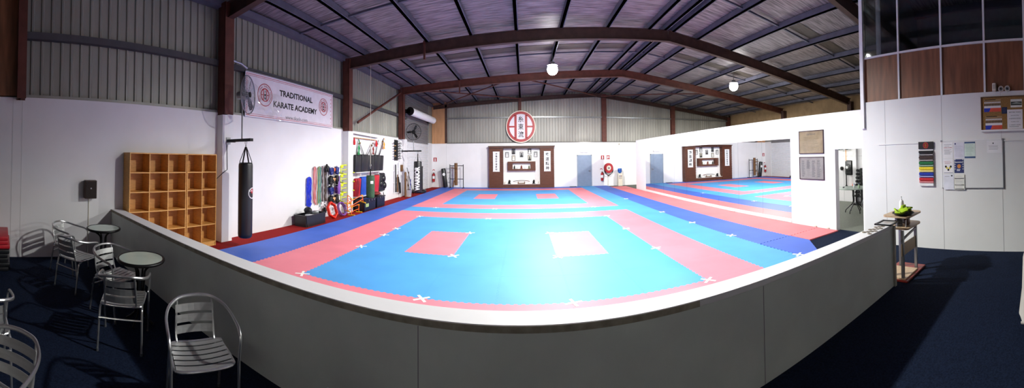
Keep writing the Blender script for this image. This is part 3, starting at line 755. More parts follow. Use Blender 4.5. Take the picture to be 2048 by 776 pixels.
# ------------------------------------------------------------------ training gear on the left wall
def hang(y, z0, z1, w, m, lab, cat, name, n, grp, seed, loops=True):
    t = wthing('L', y, 0, .0, name, lab, cat, grp)
    MB().cyl((0, 0, z1-.02), (0, -.07, z1-.005), .008, n=8).build('wall_hook', STEEL, t)
    R_ = random.Random(seed)
    for k in range(n):
        x = (k/(max(1, n-1))-.5)*w; y0 = -.025-.02*R_.random(); e = z0+R_.uniform(0, .12)*(z1-z0)
        pts = [(x*.3, -.05, z1-.02), (x*.8, y0-.015, z1-.06)]
        for j in range(7): pts.append((x+R_.uniform(-.012, .012), y0+R_.uniform(-.012, .006), z1-.1-(z1-.1-e)*(j+1)/8))
        pts.append((x+.012, y0, e)); pts.append((x+.02, y0, e+.05))
        MB().tube(smoothpts(pts, 3), .011, 6).build('strand', m[k % len(m)], t, True)
    return t
PKR, TEAL, OLIVE, MAUV = mat('pink_band', '#c98a86', .7), mat('teal_band', '#3f8f86', .7), mat('olive_band', '#a89a55', .7), mat('mauve_band', '#8a6f72', .7)
hang(8.02, .36, 1.25, .24, [BLUR], 'bundle of bright blue skipping ropes hanging on the left wall', 'skipping ropes', 'skipping_rope_bundle', 10, 'ropes and bands on the left wall', 1)
hang(8.30, .42, 1.53, .15, [PKR, mat('red_band', '#c05560', .7), PKR], 'bundle of pink resistance bands hanging beside the blue ropes', 'resistance bands', 'resistance_band_bundle', 6, 'ropes and bands on the left wall', 2)
hang(8.55, .34, 1.53, .15, [OLIVE, TEAL, TEAL], 'bundle of teal and olive resistance bands hanging on the left wall', 'resistance bands', 'resistance_band_bundle', 6, 'ropes and bands on the left wall', 3)
hang(8.715, .40, 1.54, .08, [MAUV, BLK], 'thin mauve and black bands hanging next to the teal bundle', 'resistance bands', 'resistance_band_bundle', 4, 'ropes and bands on the left wall', 4)
t = hang(8.905, .40, 1.55, .12, [mat('brown_strap', '#5a4a42', .7), BLK], 'brown pull-up straps with a bunch of black handles at the top', 'straps', 'strap_harness', 5, 'ropes and bands on the left wall', 5)
for k in range(5): MB().ell((-.05+.03*k, -.08-.02*(k % 2), 1.47+.05*((k*7) % 3-1)), .04, .045, .075).build('handle_grip', BLK, t, True)
t = thing('kettle_weight', 'small black weight hanging low beside the crate', 'weight', (XL+.1, 8.78, .14))
MB().ell((0, 0, .1), .07, .07, .09).build('weight_body', BLK, t, True)
MB().tube([(.0, .05*math.cos(a), .2+.07*math.sin(a)) for a in [i*PI/6 for i in range(-1, 8)]], .012, 6).build('handle', BLK, t, True)
def mitts(y, z, ms, mid, lab, k):
    t = wthing('L', y, z, 0, 'sparring_mitt_pair', lab, 'sparring gear', 'sparring mitts hung on the left wall')
    for s in (-1, 1):
        m_ = ms[0] if s < 0 else ms[1]; A = Matrix.Translation((s*.19, -.09, 0)) @ Matrix.Rotation(s*.25*(1 if k % 2 else -1), 4, 'Y')
        mb = MB().rbox(-.085, .085, -.05, .05, -.05, .10, .035, A, 3).rbox(-.08, .08, -.065, .035, -.14, -.03, .035, A, 3)
        mb.build('mitt', m_, t, True)
        MB().rbox(-.12, -.07, -.07, 0, -.07, .05, .022, A @ Matrix.Diagonal((s, 1, 1, 1)), 3).build('thumb', m_, t, True)
        MB().rbox(-.07, .07, -.055, .04, .09, .135, .015, A).build('cuff', PLW if k == 1 else BLK, t, True)
    MB().rbox(-.13, .13, -.11, -.03, -.04, .06, .025).build('joining_strap', mid, t, True)
    MB().box(-.2, .2, -.02, 0, .07, .09).build('hanging_rail', PLW, t)
mitts(9.32, 1.40, (NAVY, NAVY), ORG, 'orange and navy sparring mitts, topmost on the left wall', 1)
mitts(9.32, 1.10, (BLK, BLK), TAN, 'black sparring mitts with a tan middle, second from the top', 2)
mitts(9.32, .805, (NAVY, PUR), mat('maroon_vinyl', '#6a2a3a', .5), 'navy and purple sparring mitts, third from the top', 3)
mitts(9.32, .51, (BLK, BLK), TAN, 'black sparring mitts with a tan middle, lowest on the left wall', 4)
t = wthing('L', 9.42, .92, .19, 'focus_paddle', 'purple kick paddle hanging over the sparring mitts', 'paddle')
MB().ell((0, -.05, -.05), .085, .03, .22).build('paddle_face', PUR, t, True)
MB().cyl((0, -.05, .15), (0, -.05, .3), .018).build('handle', PUR, t, True)
t = thing('plastic_crate', 'black plastic crate of odds and ends on the red carpet', 'crate', (-5.78, 7.72, .012), PI/2)
mb = MB()
for (a, b) in (((-.46, -.2), (.46, -.2)), ((-.46, .2), (.46, .2))): mb.prism([(-.42, 0), (.42, 0), (.47, .28), (-.47, .28)], a[1]-.012 if a[1] < 0 else a[1], a[1] if a[1] < 0 else a[1]+.012)
mb.box(-.47, -.44, -.2, .2, 0, .28).box(.44, .47, -.2, .2, 0, .28).box(-.44, .44, -.2, .2, 0, .015)
mb.build('tub', BLKV, t)
MB().box(-.49, .49, -.225, -.2, .26, .29).box(-.49, .49, .2, .225, .26, .29).box(-.49, -.46, -.2, .2, .26, .29).box(.46, .49, -.2, .2, .26, .29).build('rim', BLKV, t)
single(MB().ell((0, 0, .0), .13, .1, .09), 'helmet', BLK, 'black padded helmet lying in the crate', 'helmet', (-5.80, 7.62, .385), 0, None, True)
single(MB().rbox(-.12, .12, -.08, .08, 0, .03, .008), 'white_pad', PLW, 'white flat pad lying in the crate', 'pad', (-5.72, 7.6, .255), .3, None, True)
single(MB().rbox(-.1, .1, -.06, .06, 0, .1, .02), 'grey_glove', STEEL, 'grey glove lying at the right of the crate', 'glove', (-5.78, 7.95, .24), .8, None, True)
# hexagon and hoop leaning on the wall
t = thing('agility_ring', 'red hexagonal agility rings leaning on the left wall', 'agility ring', (-5.74, 8.89, .012), PI/2)
M = Matrix.Rotation(-.35, 4, 'X')
for k in range(3):
    P = [M @ Vector((.24*math.cos(PI/3*i+PI/6)*1.0, -.03*k, .24+.235*math.sin(PI/3*i+PI/6))) for i in range(6)]
    MB().tube(P, .026, 8, True).build('ring', REDH, t)
t = thing('agility_hoop', 'purple hoops leaning on the left wall beside the red rings', 'hoop', (-5.72, 9.42, .012), PI/2)
for k in range(3):
    MB().tube([M @ Vector((.21*math.cos(a), -.035*k, .215+.195*math.sin(a))) for a in [i*2*PI/24 for i in range(24)]], .022, 8, True).build('hoop_ring', PUR if k != 1 else mat('lilac_plastic', '#b89ac8', .35), t, True)
def hurdle(label, grp, m, m2, blk=True):
    t = thing('agility_hurdle', label, 'hurdle', (0, 0, 0), 0, grp)
    P = smoothpts([(-.36, 0, -.12), (-.36, 0, .06), (-.32, 0, .12), (.32, 0, .12), (.36, 0, .06), (.36, 0, -.12)], 4)
    MB().tube(P, .018 if blk else .013, 8).tube([(-.36, 0, -.02), (.36, 0, -.02)], .012, 8).build('frame_tube', m, t, True)
    for s in (-1, 1):
        MB().tube([(s*.36, -.12, -.12), (s*.36, .12, -.12)], .018, 8).build('foot_bar', m2, t, True)
        MB().rbox(s*.29-.06 if blk else s*.34-.025, s*.29+.06 if blk else s*.34+.025, -.03, .03, .04 if blk else .09, .12 if blk else .13, .015).build('corner_block', m2, t, True)
    return t
h0 = None
for k, z in enumerate((1.42, 1.13, .84, .55)):
    lab = ['topmost', 'second', 'third', 'lowest'][k]+' lime yellow hurdle hung on the second boxed column'
    loc = (XL+.255 if False else XL+.17, 10.0, z)
    if h0 is None: h0 = hurdle(lab, 'lime hurdles hung in a column', YEL, YEL); h0.location = loc; h0.rotation_euler = (0, 0, PI/2)
    else: dup(h0, loc, PI/2, lab)
h1 = hurdle('orange hurdle standing upright on the red carpet under the lime ones', 'orange hurdles on the carpet', ORG, mat('yellow_plastic', '#e8b818', .4), False)
h1.location = (-5.72, 9.86, .43); h1.rotation_euler = (.0, .25, PI/2+.35)
for ch in h1.children:
    pass
h2 = dup(h1, (-5.34, 9.58, .42), PI/2-.3, 'orange hurdle tilted against the upright orange one'); h2.rotation_euler = (.15, -.3, PI/2-.3)
h3 = dup(h1, (-5.56, 9.98, .154), PI/2+.15, 'orange hurdle lying lowest on the carpet by the white column'); h3.rotation_euler = (0, 0, PI/2+.15)

# shields and pads on ledges
for z, lab, y0, y1 in ((1.275, 'upper white ledge under the black kick shields', 10.55, 13.1), (.455, 'lower white ledge under the red and blue pads', 10.55, 13.2)):
    t = wthing('L', (y0+y1)/2, z, .0, 'wall_ledge', lab, 'ledge', 'white ledges on the left wall')
    MB().box(-(y1-y0)/2, (y1-y0)/2, -.28, 0, -.0, .02).build('shelf_board', WHITE, t)
    for x in (-.8, .8): MB().box(x-.012, x+.012, -.2, 0, -.12, 0).build('bracket', WHITE, t)
def shield(y0, y1, z0, z1, m, lab, tilt=.08, d=.13, handles=False):
    t = wthing('L', (y0+y1)/2, z0, .02, 'kick_shield', lab, 'kick shield', 'kick shields stored on the left wall')
    w = (y1-y0)/2-.008; h = z1-z0
    M = Matrix.Rotation(tilt, 4, 'X')
    MB().rbox(-w, w, -d-.05, -.05, 0, h, .035, M, 3).build('pad', m, t, True)
    if handles:
        for x in (-w*.45, w*.5): MB().box(x-.012, x+.012, -d-.056, -d-.049, .05, h-.05, M).build('seam_strap', BLK, t)
Ys = [10.58, 11.05, 11.62, 12.2, 12.68, 13.08]
for k in range(5):
    shield(Ys[k], Ys[k+1], 1.297, 1.297+.60+.02*(k % 2), BLKV, 'black kick shield on the upper ledge, '+['nearest the white column', 'second from the white column', 'middle one of five', 'fourth from the white column', 'farthest and badged'][k], .06+.03*(k % 2))
shield(10.58, 11.0, .477, 1.10, REDV, 'red kick shield on the lower ledge, next to the white column')
shield(11.02, 11.52, .477, 1.14, BLUV, 'blue kick shield on the lower ledge, beside the red one')
shield(11.54, 12.02, .477, 1.14, BLUV, 'blue kick shield half hidden behind the green bag')
shield(12.04, 12.62, .477, 1.15, REDV, 'red kick shield on the lower ledge, right of the green bag')
t = wthing('L', 12.98, .48, .02, 'body_protector', 'black body shield with round targets on the lower ledge', 'body shield')
MB().rbox(-.33, .3, -.2, -.03, 0, .72, .07, None, 3).build('pad', BLKV, t, True)
for k, (x, z) in enumerate(((.12, .5), (.2, .22), (-.12, .3))): MB().ell((x, -.2, z), .14, .07, .13).build('target_lobe', BLKV, t, True)
MB().cyl((.25, -.1, -.01), (.3, -.15, -.3), .016).build('strap_end', BLK, t, True)
def tub(y0, y1, x, lab, withlabel):
    t = thing('storage_tub', lab, 'storage tub', (x, (y0+y1)/2, .012), PI/2, 'dark storage tubs on the red carpet')
    w = (y1-y0)/2
    mb = MB(); T = MB(); T.box(-w*.93, w*.93, -.22, .22, 0, .38)
    for v in T.bm.verts:
        if v.co.z > .1: v.co.x *= 1.06; v.co.y *= 1.06
    bmesh.ops.bevel(T.bm, geom=T.bm.edges[:], offset=.02, segments=2, affect='EDGES'); mb.merge(T)
    mb.build('tub_body', mat('dark_navy_plastic', '#14161f', .35, var=.1), t, True)
    MB().rbox(-w, w, -.25, .25, .36, .40, .012).build('lid', mat('dark_navy_plastic', '#14161f'), t, True)
    for x_ in (-w*.3, w*.2, w*.6): MB().box(x_-.02, x_+.02, -.262, -.25, .33, .38).build('clip', STEEL, t)
    if withlabel: MB().box(-w*.75, -w*.25, -.237, -.228, .15, .26).build('paper_label', mat('pale_green_label', '#8fa06a', .7), t)
tub(10.45, 11.45, -5.70, 'large dark storage tub with a pale green label under the green bag', True)
tub(11.55, 12.35, -5.72, 'smaller dark storage tub right of the labelled one', False)
single(MB().ell((0, 0, 0), .16, .3, .07), 'folded_cloth', MARC, 'maroon cloth heaped on the smaller storage tub', 'cloth', (-5.72, 11.95, .486), 0, None, True)

# poles, swords and sashes high on the wall
def staff(y0, z0, y1, z1, r, m, lab, off=.06, name='bo_staff', cat='staff', grp=None, tass=None):
    t = wthing('L', (y0+y1)/2, (z0+z1)/2, off, name, lab, cat, grp)
    a = (-(y1-y0)/2, 0, -(z1-z0)/2); b = ((y1-y0)/2, 0, (z1-z0)/2)
    MB().cyl(a, b, r, n=10).build('shaft', m, t, True)
    for p in (a, b): MB().cyl((p[0]*.8, 0, p[2]*.8), (p[0]*.8, off, p[2]*.8), .008, n=6).build('wall_peg', STEEL, t)
    if tass:
        for p in tass:
            q = a if p == 'a' else b
            MB().lathe([(.012, 0), (.03, -.05), (.05, -.16), (.045, -.24), (.02, -.25)], (q[0], -.02, q[2]), 12).build('tassel', REDT, t, True)
    return t
staff(10.7, 2.60, 12.75, 2.56, .014, STEEL, 'grey spear shaft hung level at the top of the weapons wall', grp='long weapons hung level')
staff(10.72, 2.47, 12.62, 2.47, .016, WOODL, 'pale staff with red tassels hung level under the grey shaft', tass='ab', grp='long weapons hung level')
def sword(y, z, ang, L, cloth, lab, curved=True, scab=False, m=STEEL, cl=.4):
    t = wthing('L', y, z, .09 if cloth is MARC else .05, 'broadsword', lab, 'sword', 'swords and sashes on the weapons wall')
    M = Matrix.Rotation(ang, 4, 'Y')
    P = [(-.015, 0), (-.02, -L*.5), (-.06 if curved else -.02, -L*.85), (-.10 if curved else 0, -L), (.0, -L*.86), (.025, -L*.5), (.02, 0)]
    MB().prism(P, -.006, .006, M).build('scabbard' if scab else 'blade', BLKM if scab else m, t)
    MB().cyl(M @ Vector((0, 0, .0)), M @ Vector((.01, 0, .17)), .015, n=8).build('grip', BLK, t, True)
    MB().lathe([(.01, -.008), (.05, 0), (.01, .008)], n=12, M=M).build('guard', mat('brass', '#a8853a', .35, .8), t)
    if cloth:
        g = M @ Vector((0, 0, .15))
        mb = MB(); nn = 8
        A_ = []
        for i in range(nn):
            f = i/(nn-1); wd = .03+.17*f
            A_.append([mb.bm.verts.new((g.x+wd*s*.5+.02*math.sin(i), -.03-.02*math.sin(i*1.7+s), g.z-cl*f)) for s in (-1, -.4, .3, 1)])
        for a, b in zip(A_, A_[1:]):
            for k in range(3): mb.bm.faces.new((a[k], a[k+1], b[k+1], b[k]))
        mb.build('sash', cloth, t, True)
    MB().cyl((0, 0, -.05), (0, .09 if cloth is MARC else .05, -.05), .008, n=6).build('wall_peg', STEEL, t)
sword(11.20, 2.30, -.75, .75, GRNC, 'sword with a green sash, leftmost on the weapons wall', cl=.52)
sword(12.15, 2.25, .78, .72, MARC, 'sword with a maroon sash crossing the green-sashed one', cl=.44)
sword(12.80, 2.33, .42, .62, GRNC, 'black curved scabbard with a green tip, right of the crossed swords', scab=True, cl=.0)
sword(13.36, 2.45, .55, .80, GOLD, 'black curved scabbard with an orange sash, rightmost on the weapons wall', scab=True, cl=.42)
t = wthing('L', 15.02, 2.14, .002, 'weapon_rack_board', 'tall black board carrying short weapons by the shutter', 'rack')
MB().box(-.23, -.03, -.02, .0, -.46, .46).box(.03, .23, -.02, 0, -.46, .46).build('upright_board', BLKM, t)
for k in range(8): MB().box(-.2, .2, -.06, -.02, -.39+.112*k-.012, -.39+.112*k).build('peg_bar', BLKM, t)
for k in range(7):
    z = 2.14-.37+.112*k
    t = wthing('L', 15.02, z, .10, 'short_weapon', 'black and pale short weapon on the rack board, '+['lowest', 'second from the bottom', 'third from the bottom', 'middle one', 'third from the top', 'second from the top', 'topmost and longest'][k], 'weapon', 'short weapons on the black rack board')
    w = .46+(.06 if k == 6 else 0)
    MB().cyl((-w, 0, 0), (w, 0, 0), .012, n=8).build('shaft', BLKM, t, True)
    MB().cyl((-w, 0, -.0), (-w+.18, 0, 0), .02, n=8).build('grip', WOODL if k % 2 else BLK, t, True)
    MB().tube([(w-.26, 0, 0), (w-.22, 0, .045), (w-.06, 0, .05)], .008, 6).build('side_prong', BLKM, t, True)
def stick(y, z0, z1, lean, m, lab, r=.02, x=.12, name='training_stick', tip=None):
    t = thing(name, lab, 'staff', (XL+x, y, z0), 0, 'sticks and staffs leaning by the shutter')
    MB().cyl((0, 0, 0), (min(0, -x+.09), lean, z1-z0), r, r*.85, n=8).build('shaft', m, t, True)
    if tip: MB().cyl((0, 0, 0), ((-x+.09)*.35, lean*.35, (z1-z0)*.35), r*1.25, n=8).build('grip', tip, t, True)
stick(14.72, .30, 1.50, .05, BLKM, 'black stick at the left of the leaning weapons', .035)
stick(14.92, .28, 1.05, .1, WOOD, 'short brown stick at the foot of the weapons', .035)
stick(15.30, .20, 1.6, -.08, PLW, 'white staff leaning among the weapons', .03, tip=BLK)
stick(15.10, .25, .95, .0, BLKM, 'short black baton upright among the weapons', .045, .2)
t = wthing('L', 15.28, .22, 0, 'lower_weapon_rack', 'white rack frame low on the wall holding sticks', 'rack')
for z in (0, .45, .98): MB().box(-.62, .04, -.03, 0, z, z+.04).build('rail', PLW, t)
t = wthing('L', 15.5, 1.32, .085, 'hanging_mask', 'dark wooden block hung on the boxed column above the poles', 'ornament')
MB().rbox(-.11, .11, -.08, 0, -.14, .16, .02).build('block', WOOD, t, True)
t = thing('white_bucket', 'white bucket holding sticks beside the boxed column', 'bucket', (-5.72, 15.78, .012))
MB().lathe([(.01, 0), (.13, 0), (.16, .30), (.165, .31), (.15, .31), (.12, .02), (.01, .015)], n=24).build('pail', PLW, t, True)
MB().tube([(.155*math.cos(a), .155*math.sin(a), .29) for a in [i*2*PI/20 for i in range(20)]], .008, 6, True).build('rim', PLW, t, True)
for k, (dx, dy, h, m) in enumerate(((.02, -.05, 1.15, WOOD), (.05, .03, .8, BLUR), (-.05, .02, .95, WOODL), (-.02, .06, .7, BLKM))):
    single(MB().cyl((dx, dy, .03), (dx*1.8, dy*1.8, h), .018, n=8), 'training_stick', m, ['brown', 'blue', 'pale', 'black'][k]+' stick standing in the white bucket', 'stick', (-5.72, 15.78, .012), 0, 'sticks in the white bucket', True)
t = thing('carved_club', 'tall brown wooden club leaning in front of the boxed column', 'club', (-5.76, 15.42, .012))
MB().lathe([(.02, 0), (.05, .02), (.055, .5), (.045, .9), (.06, 1.1), (.02, 1.15)], n=12).build('shaft', WOOD, t, True)
stick(16.9, .012, 1.33, -.55, BLKM, 'long dark pole leaning on the roller shutter', .018, .25)
stick(16.35, .012, 1.0, -.25, BLKM, 'shorter dark pole leaning by the white bucket', .016, .3)

# ------------------------------------------------------------------ rear wall
# altar
t = thing('altar_alcove', 'dark batten-clad altar alcove with white niche on the rear wall', 'altar', (-.15, YB-.004, .031))
for s in (-1, 1):
    mb = MB(); nb = 44
    x0, x1 = sorted((s*1.18, s*2.08)); z = .0
    for k in range(nb):
        a = 2.40*k/nb; mb.box(x0, x1, -.40-.012*((k*5) % 3), 0, a+.002, a+2.40/nb-.005)
    mb.build('batten_pillar', WALN, t)
MB().box(-2.13, 2.13, -.46, 0, 2.40, 2.45).box(-2.08, 2.08, -.42, 0, 2.30, 2.40).build('lintel', mat('dark_walnut', '#43241a', .5, var=.2), t)
mb = MB()
for k in range(4): mb.box(-1.18, 1.18, -.36-.008*(k % 2), 0, .052*k, .052*k+.047)
mb.build('batten_base', WALN, t)
MB().box(-1.18, 1.18, -.03, -.0, .2, 2.32).box(-1.18, 1.18, -.36, 0, .208, .222).build('niche_panel', mat('niche_white', '#f4f2f0', .6, var=.02), t)
t = thing('shrine_box', 'batten-clad shrine box on the niche wall with a white-backed opening', 'shrine', (-.15, YB-.038, 1.30))
mb = MB()
for k in range(10):
    a = -.27+.054*k; xs = [(-.89, .89)] if (k < 2 or k > 7) else [(-.89, -.58), (.58, .89)]
    for x0, x1 in xs: mb.box(x0, x1, -.27-.008*(k % 2), -.0, a, a+.049)
mb.build('batten_front', WALN, t)
MB().box(-.6, .6, -.02, 0, -.17, .17).box(-.6, .6, -.26, 0, -.175, -.165).build('inner_panel', MATS['niche_white'], t)  # plain white backing and floor of the opening
def figure(x, z, h, m, lab, y=YB-.2, rx=.06, name='altar_ornament', cat='ornament', grp=None):
    t = thing(name, lab, cat, (x, y, z), 0, grp)
    MB().lathe([(.01, 0), (rx, 0), (rx, h*.15), (rx*.5, h*.3), (rx*.8, h*.55), (rx*.5, h*.75), (.01, h)], n=14).build('body', m, t, True)
    MB().ell((0, -.01, h*.88), rx*.5, rx*.5, h*.14).build('head', m, t, True)
figure(-.61, 1.137, .2, BLK, 'dark figurine at the left in the shrine opening', YB-.15)
figure(-.16, 1.137, .2, mat('red_brown_glaze', '#7a3a2a', .4), 'red-brown figurine at the middle of the shrine opening', YB-.15, .08)
figure(.33, 1.137, .18, mat('olive_glaze', '#6a6a4a', .4), 'olive figurine at the right in the shrine opening', YB-.15)
for k, x in enumerate((-.40, .10)):
    single(MB().lathe([(.05, 0), (.06, .02), (.045, .11), (.02, .12)], n=14), 'offering_jar', PLW, 'white offering jar in the shrine opening, '+('left' if k == 0 else 'right')+' of the middle figurine', 'jar', (x, YB-.15, 1.137), 0, None, True)
for x, s in ((-.94, 'left'), (.62, 'right')):
    t = thing('temple_lion', 'small black temple lion at the '+s+' end of the niche floor', 'statue', (x, YB-.26, .257), 0)
    MB().rbox(-.1, .1, -.07, .07, 0, .04, .01).build('plinth', BLK, t)
    MB().ell((0, 0, .11), .075, .06, .085).ell((.0, -.03, .19), .055, .055, .05).ell((.05, .03, .16), .025, .025, .06).build('body', mat('black_bronze', '#20201f', .35, .6), t, True)
for x, s in ((-1.22, 'left'), (.93, 'right')):
    t = thing('altar_candle', 'pale candle at the far '+s+' of the niche floor', 'candle', (x, YB-.24, .257), 0)
    MB().cyl((0, 0, 0), (0, 0, .12), .03).build('wax', CRM, t); MB().cyl((0, 0, .12), (0, 0, .145), .003, n=6).build('wick', INK, t)
t = thing('sword_stand', 'dark wooden sword stand in the middle of the niche floor', 'stand', (-.17, YB-.24, .257))
MB().rbox(-.24, .24, -.07, .07, 0, .045, .01).build('base', WOOD, t)
for s in (-1, 1): MB().prism([(s*.2-.02, .045), (s*.2+.02, .045), (s*.2+.03, .13), (s*.2-.03, .13)], -.02, .02).build('upright', WOOD, t)
t = thing('curved_sword', 'long curved sword lying across the stand in the altar niche', 'sword', (-.17, YB-.24, .391))
P = [(-.53+1.06*i/12, 0, .018+.05*((i/12-.5)*2)**2*-1+.045) for i in range(13)]
MB().tube([p for p in P[:10]], .016, 8).build('scabbard', BLK, t, True)
MB().tube([p for p in P[9:]], .018, 8).build('hilt', MARC, t, True)
for k, (x, z, dk) in enumerate(((-1.09, 1.97, 0), (-.67, 2.155, 1), (-.67, 1.77, 2), (-.15, 1.98, 3), (.37, 2.155, 4), (.37, 1.78, 5), (.76, 1.98, 6))):
    lab = 'black-framed portrait in the altar niche, '+['far left of all', 'upper of the left pair', 'lower of the left pair', 'single one in the middle', 'upper of the right pair', 'lower of the right pair', 'far right of all'][k]
    t = thing('framed_portrait', lab, 'photograph', (x, YB-.038, z), 0, 'portraits in the altar niche')
    MB().box(-.115, .115, -.02, 0, -.16, .16).build('frame', BLK, t)
    MB().box(-.092, .092, -.023, -.02, -.137, .137).build('print', mat('portrait_grey_%d' % (k % 3), ['#a8a8a8', '#6a6a6c', '#c0b8a8'][k % 3], .5), t)
    mb = MB().disc((0, .035), .045, -.026, -.023, 18); mb.prism([(-.08, -.137), (.08, -.137), (.07, -.06), (.025, -.015), (-.025, -.015), (-.07, -.06)], -.0255, -.023)
    mb.build('sitter', mat('portrait_tone_%d' % (k % 2), ['#e4e2de', '#2c2c2e'][k % 2], .6), t)
for x, ch_, s in ((-1.76, '沖縄空手道拳術', 'left'), (1.49, '武道精神', 'right')):
    t = thing('hanging_scroll', 'white calligraphy scroll on the '+s+' altar pillar', 'scroll', (x, YB-.43, 1.57))
    MB().box(-.21, .21, -.008, 0, -.575, .575).build('paper', PAPER, t)
    for z in (-.575, .575): MB().cyl((-.22, -.004, z), (.22, -.004, z), .014, n=8).build('roller', PLW, t)
    n = len(ch_); dz = 1.06/n
    for i, c in enumerate(ch_): text(c, .2, INK, t, 'brush_character', (0, -.009, .53-dz*(i+.5)), bold=.004, width=min(.26, dz*.85), height=dz*.82)
# round emblem
t = thing('round_emblem_sign', 'big round red and white emblem with three brush characters above the altar', 'sign', (-.18, YB-.17, 3.62))
MB().disc((0, 0), .955, -.02, .03, 64).build('backing_disc', mat('emblem_cream', '#e6dccb', .5, var=.03), t)
MB().disc((0, 0), .90, -.024, -.02, 64).build('white_face', mat('emblem_white', '#dcd6e0', .5, var=.02), t)
crest(t, (0, 0), .95, -.0245, REDP, INK, None, True, None, 64)
# door and door light
d2 = struct('door_2', MB().box(3.52, 4.41, YB-.03, YB+.02, .012, 1.87), DOORG)
struct('door_frame', MB().box(3.47, 3.52, YB-.04, YB, .01, 1.92).box(4.41, 4.46, YB-.04, YB, .01, 1.92).box(3.47, 4.46, YB-.04, YB, 1.87, 1.92), mat('door_frame_grey', '#8d99a8', .5), d2)
h = struct('door_handle', MB().box(4.30, 4.36, YB-.045, YB-.03, .86, 1.02), STEEL, d2)
struct('handle_lever', MB().cyl((4.33, YB-.07, .95), (4.22, YB-.07, .95), .012).cyl((4.33, YB-.07, .95), (4.33, YB-.03, .95), .012), STEEL, h)
single(MB().rbox(-.22, .22, -.12, .12, 0, .025, .008), 'door_wedge_mat', BLK, 'small black object lying on the mat edge left of the grey door', 'doorstop', (3.15, YB-.3, .0305))
t = wthing('B', 3.96, 2.14, 0, 'bulkhead_light', 'glowing bulkhead light above the grey door', 'lamp')
MB().rbox(-.26, .26, -.09, 0, -.09, .05, .02).build('housing', PLW, t)
MB().rbox(-.24, .24, -.12, -.07, -.02, .12, .03).build('diffuser', GLOW, t, True)
ld = bpy.data.lights.new('bulkhead_lamp', 'POINT'); ld.energy = 14; ld.color = (1, .97, .9); ld.shadow_soft_size = .08
lo = bpy.data.objects.new('bulkhead_lamp', ld); COL.objects.link(lo); lo.parent = t; lo.location = (0, -.2, .22)
def firesign(x, z, lab, kind):
    t = wthing('B', x, z, 0, 'fire_safety_sign', lab, 'sign', 'red fire equipment signs')
    MB().box(-.11, .11, -.006, 0, -.13, .13).build('plate', REDP, t)
    mb = MB()
    if kind == 'ext':
        mb.box(-.035, .035, -.008, -.006, -.085, .05).prism([(-.035, .05), (.035, .05), (.015, .08), (-.015, .08)], -.008, -.006).box(-.04, .02, -.008, -.006, .085, .1)
    else:
        mb.ann((.02, .02), .025, .06, -.008, -.006, 24).box(-.08, -.05, -.008, -.006, -.08, .09).box(-.06, .02, -.008, -.006, -.03, -.01)
    mb.build('symbol', PLW, t)
    MB().box(-.09, .09, -.008, -.006, -.12, -.1).build('caption_strip', PLW, t)
firesign(-5.90, 1.70, 'red fire extinguisher sign in the left rear corner', 'ext')
firesign(5.20, 1.74, 'red fire extinguisher sign right of the grey door', 'ext')
firesign(5.58, 1.74, 'red fire hose reel sign right of the grey door', 'reel')
def extinguisher(x, z, lab):
    t = wthing('B', x, z, .12, 'fire_extinguisher', lab, 'fire extinguisher', 'red fire extinguishers')
    MB().lathe([(.01, -.27), (.085, -.26), (.09, -.22), (.09, .15), (.07, .21), (.03, .24), (.01, .25)], n=20).build('cylinder', REDP, t, True)
    MB().box(-.05, .05, -.015, .015, .26, .285).box(-.015, .015, -.012, .012, .23, .27).build('valve_handle', BLK, t)
    MB().tube(smoothpts([(.03, 0, .25), (.1, -.02, .18), (.105, -.03, 0), (.1, -.03, -.12)], 4), .012, 6).build('hose', BLK, t, True)
    MB().lathe([(.091, -.08), (.0915, -.08), (.0915, .08), (.091, .08)], n=20).build('label_band', PLW, t, True)
    MB().box(-.03, .03, .08, .12, -.05, .2).build('wall_bracket', STEEL, t)
    t = wthing('B', x-.03, z+.40, 0, 'fire_point_roundel', 'small round red fire roundel over '+lab.replace('red fire extinguisher', 'the extinguisher'), 'sign', 'round red roundels')
    MB().ann((0, 0), .045, .085, -.012, 0, 24, .1, PI-.1).build('arc', REDP, t)
    MB().disc((0, 0), .05, -.008, 0, 20).build('white_disc', PLW, t)
extinguisher(-5.97, .62, 'red fire extinguisher on the wall in the left rear corner')
extinguisher(5.13, .60, 'red fire extinguisher left of the hose reel')
t = wthing('B', 5.56, 1.10, .0, 'fire_hose_reel', 'round red fire hose reel with black hose on the rear wall', 'hose reel')
MB().cyl((0, -.24, 0), (0, -.22, 0), .30, n=36).cyl((0, -.08, 0), (0, -.06, 0), .30, n=36).build('drum_plate', REDP, t, True)
MB().cyl((0, -.26, 0), (0, -.24, 0), .15, n=28).build('cream_centre', CRM, t)
MB().cyl((0, -.275, 0), (0, -.26, 0), .07, n=20).build('hub', STEEL, t)
MB().cyl((0, -.22, 0), (0, -.08, 0), .26, n=32).build('coiled_hose', BLK, t)
mb = MB()
for k in range(4): mb.tube(smoothpts([(-.28, -.15-.01*k, .02), (-.29+.02*k, -.2, -.2), (-.16, -.2-.02*k, -.36), (0, -.22, -.42-.015*k), (.17, -.2, -.36), (.3-.02*k, -.2, -.18), (.28, -.15, .05)], 4), .014, 6)
mb.build('hose_loop', BLK, t, True)
MB().box(-.05, .05, -.06, 0, -.12, .12).build('wall_bracket', REDP, t)
MB().cyl((0, -.04, -1.07), (0, -.04, -.3), .018).cyl((-.05, -.12, -.5), (.06, -.12, -.5), .03).build('feed_pipe', CRM, t)
t = thing('water_cooler', 'white water cooler with a blue bottle by the rear wall', 'water cooler', (6.28, YB-.36, .006))
MB().rbox(-.15, .15, -.15, .15, 0, .76, .02).build('cabinet', CRM, t)
MB().box(-.11, .11, -.155, -.149, .42, .66).build('tap_recess', mat('pale_grey_recess', '#b8b4ac', .5), t)
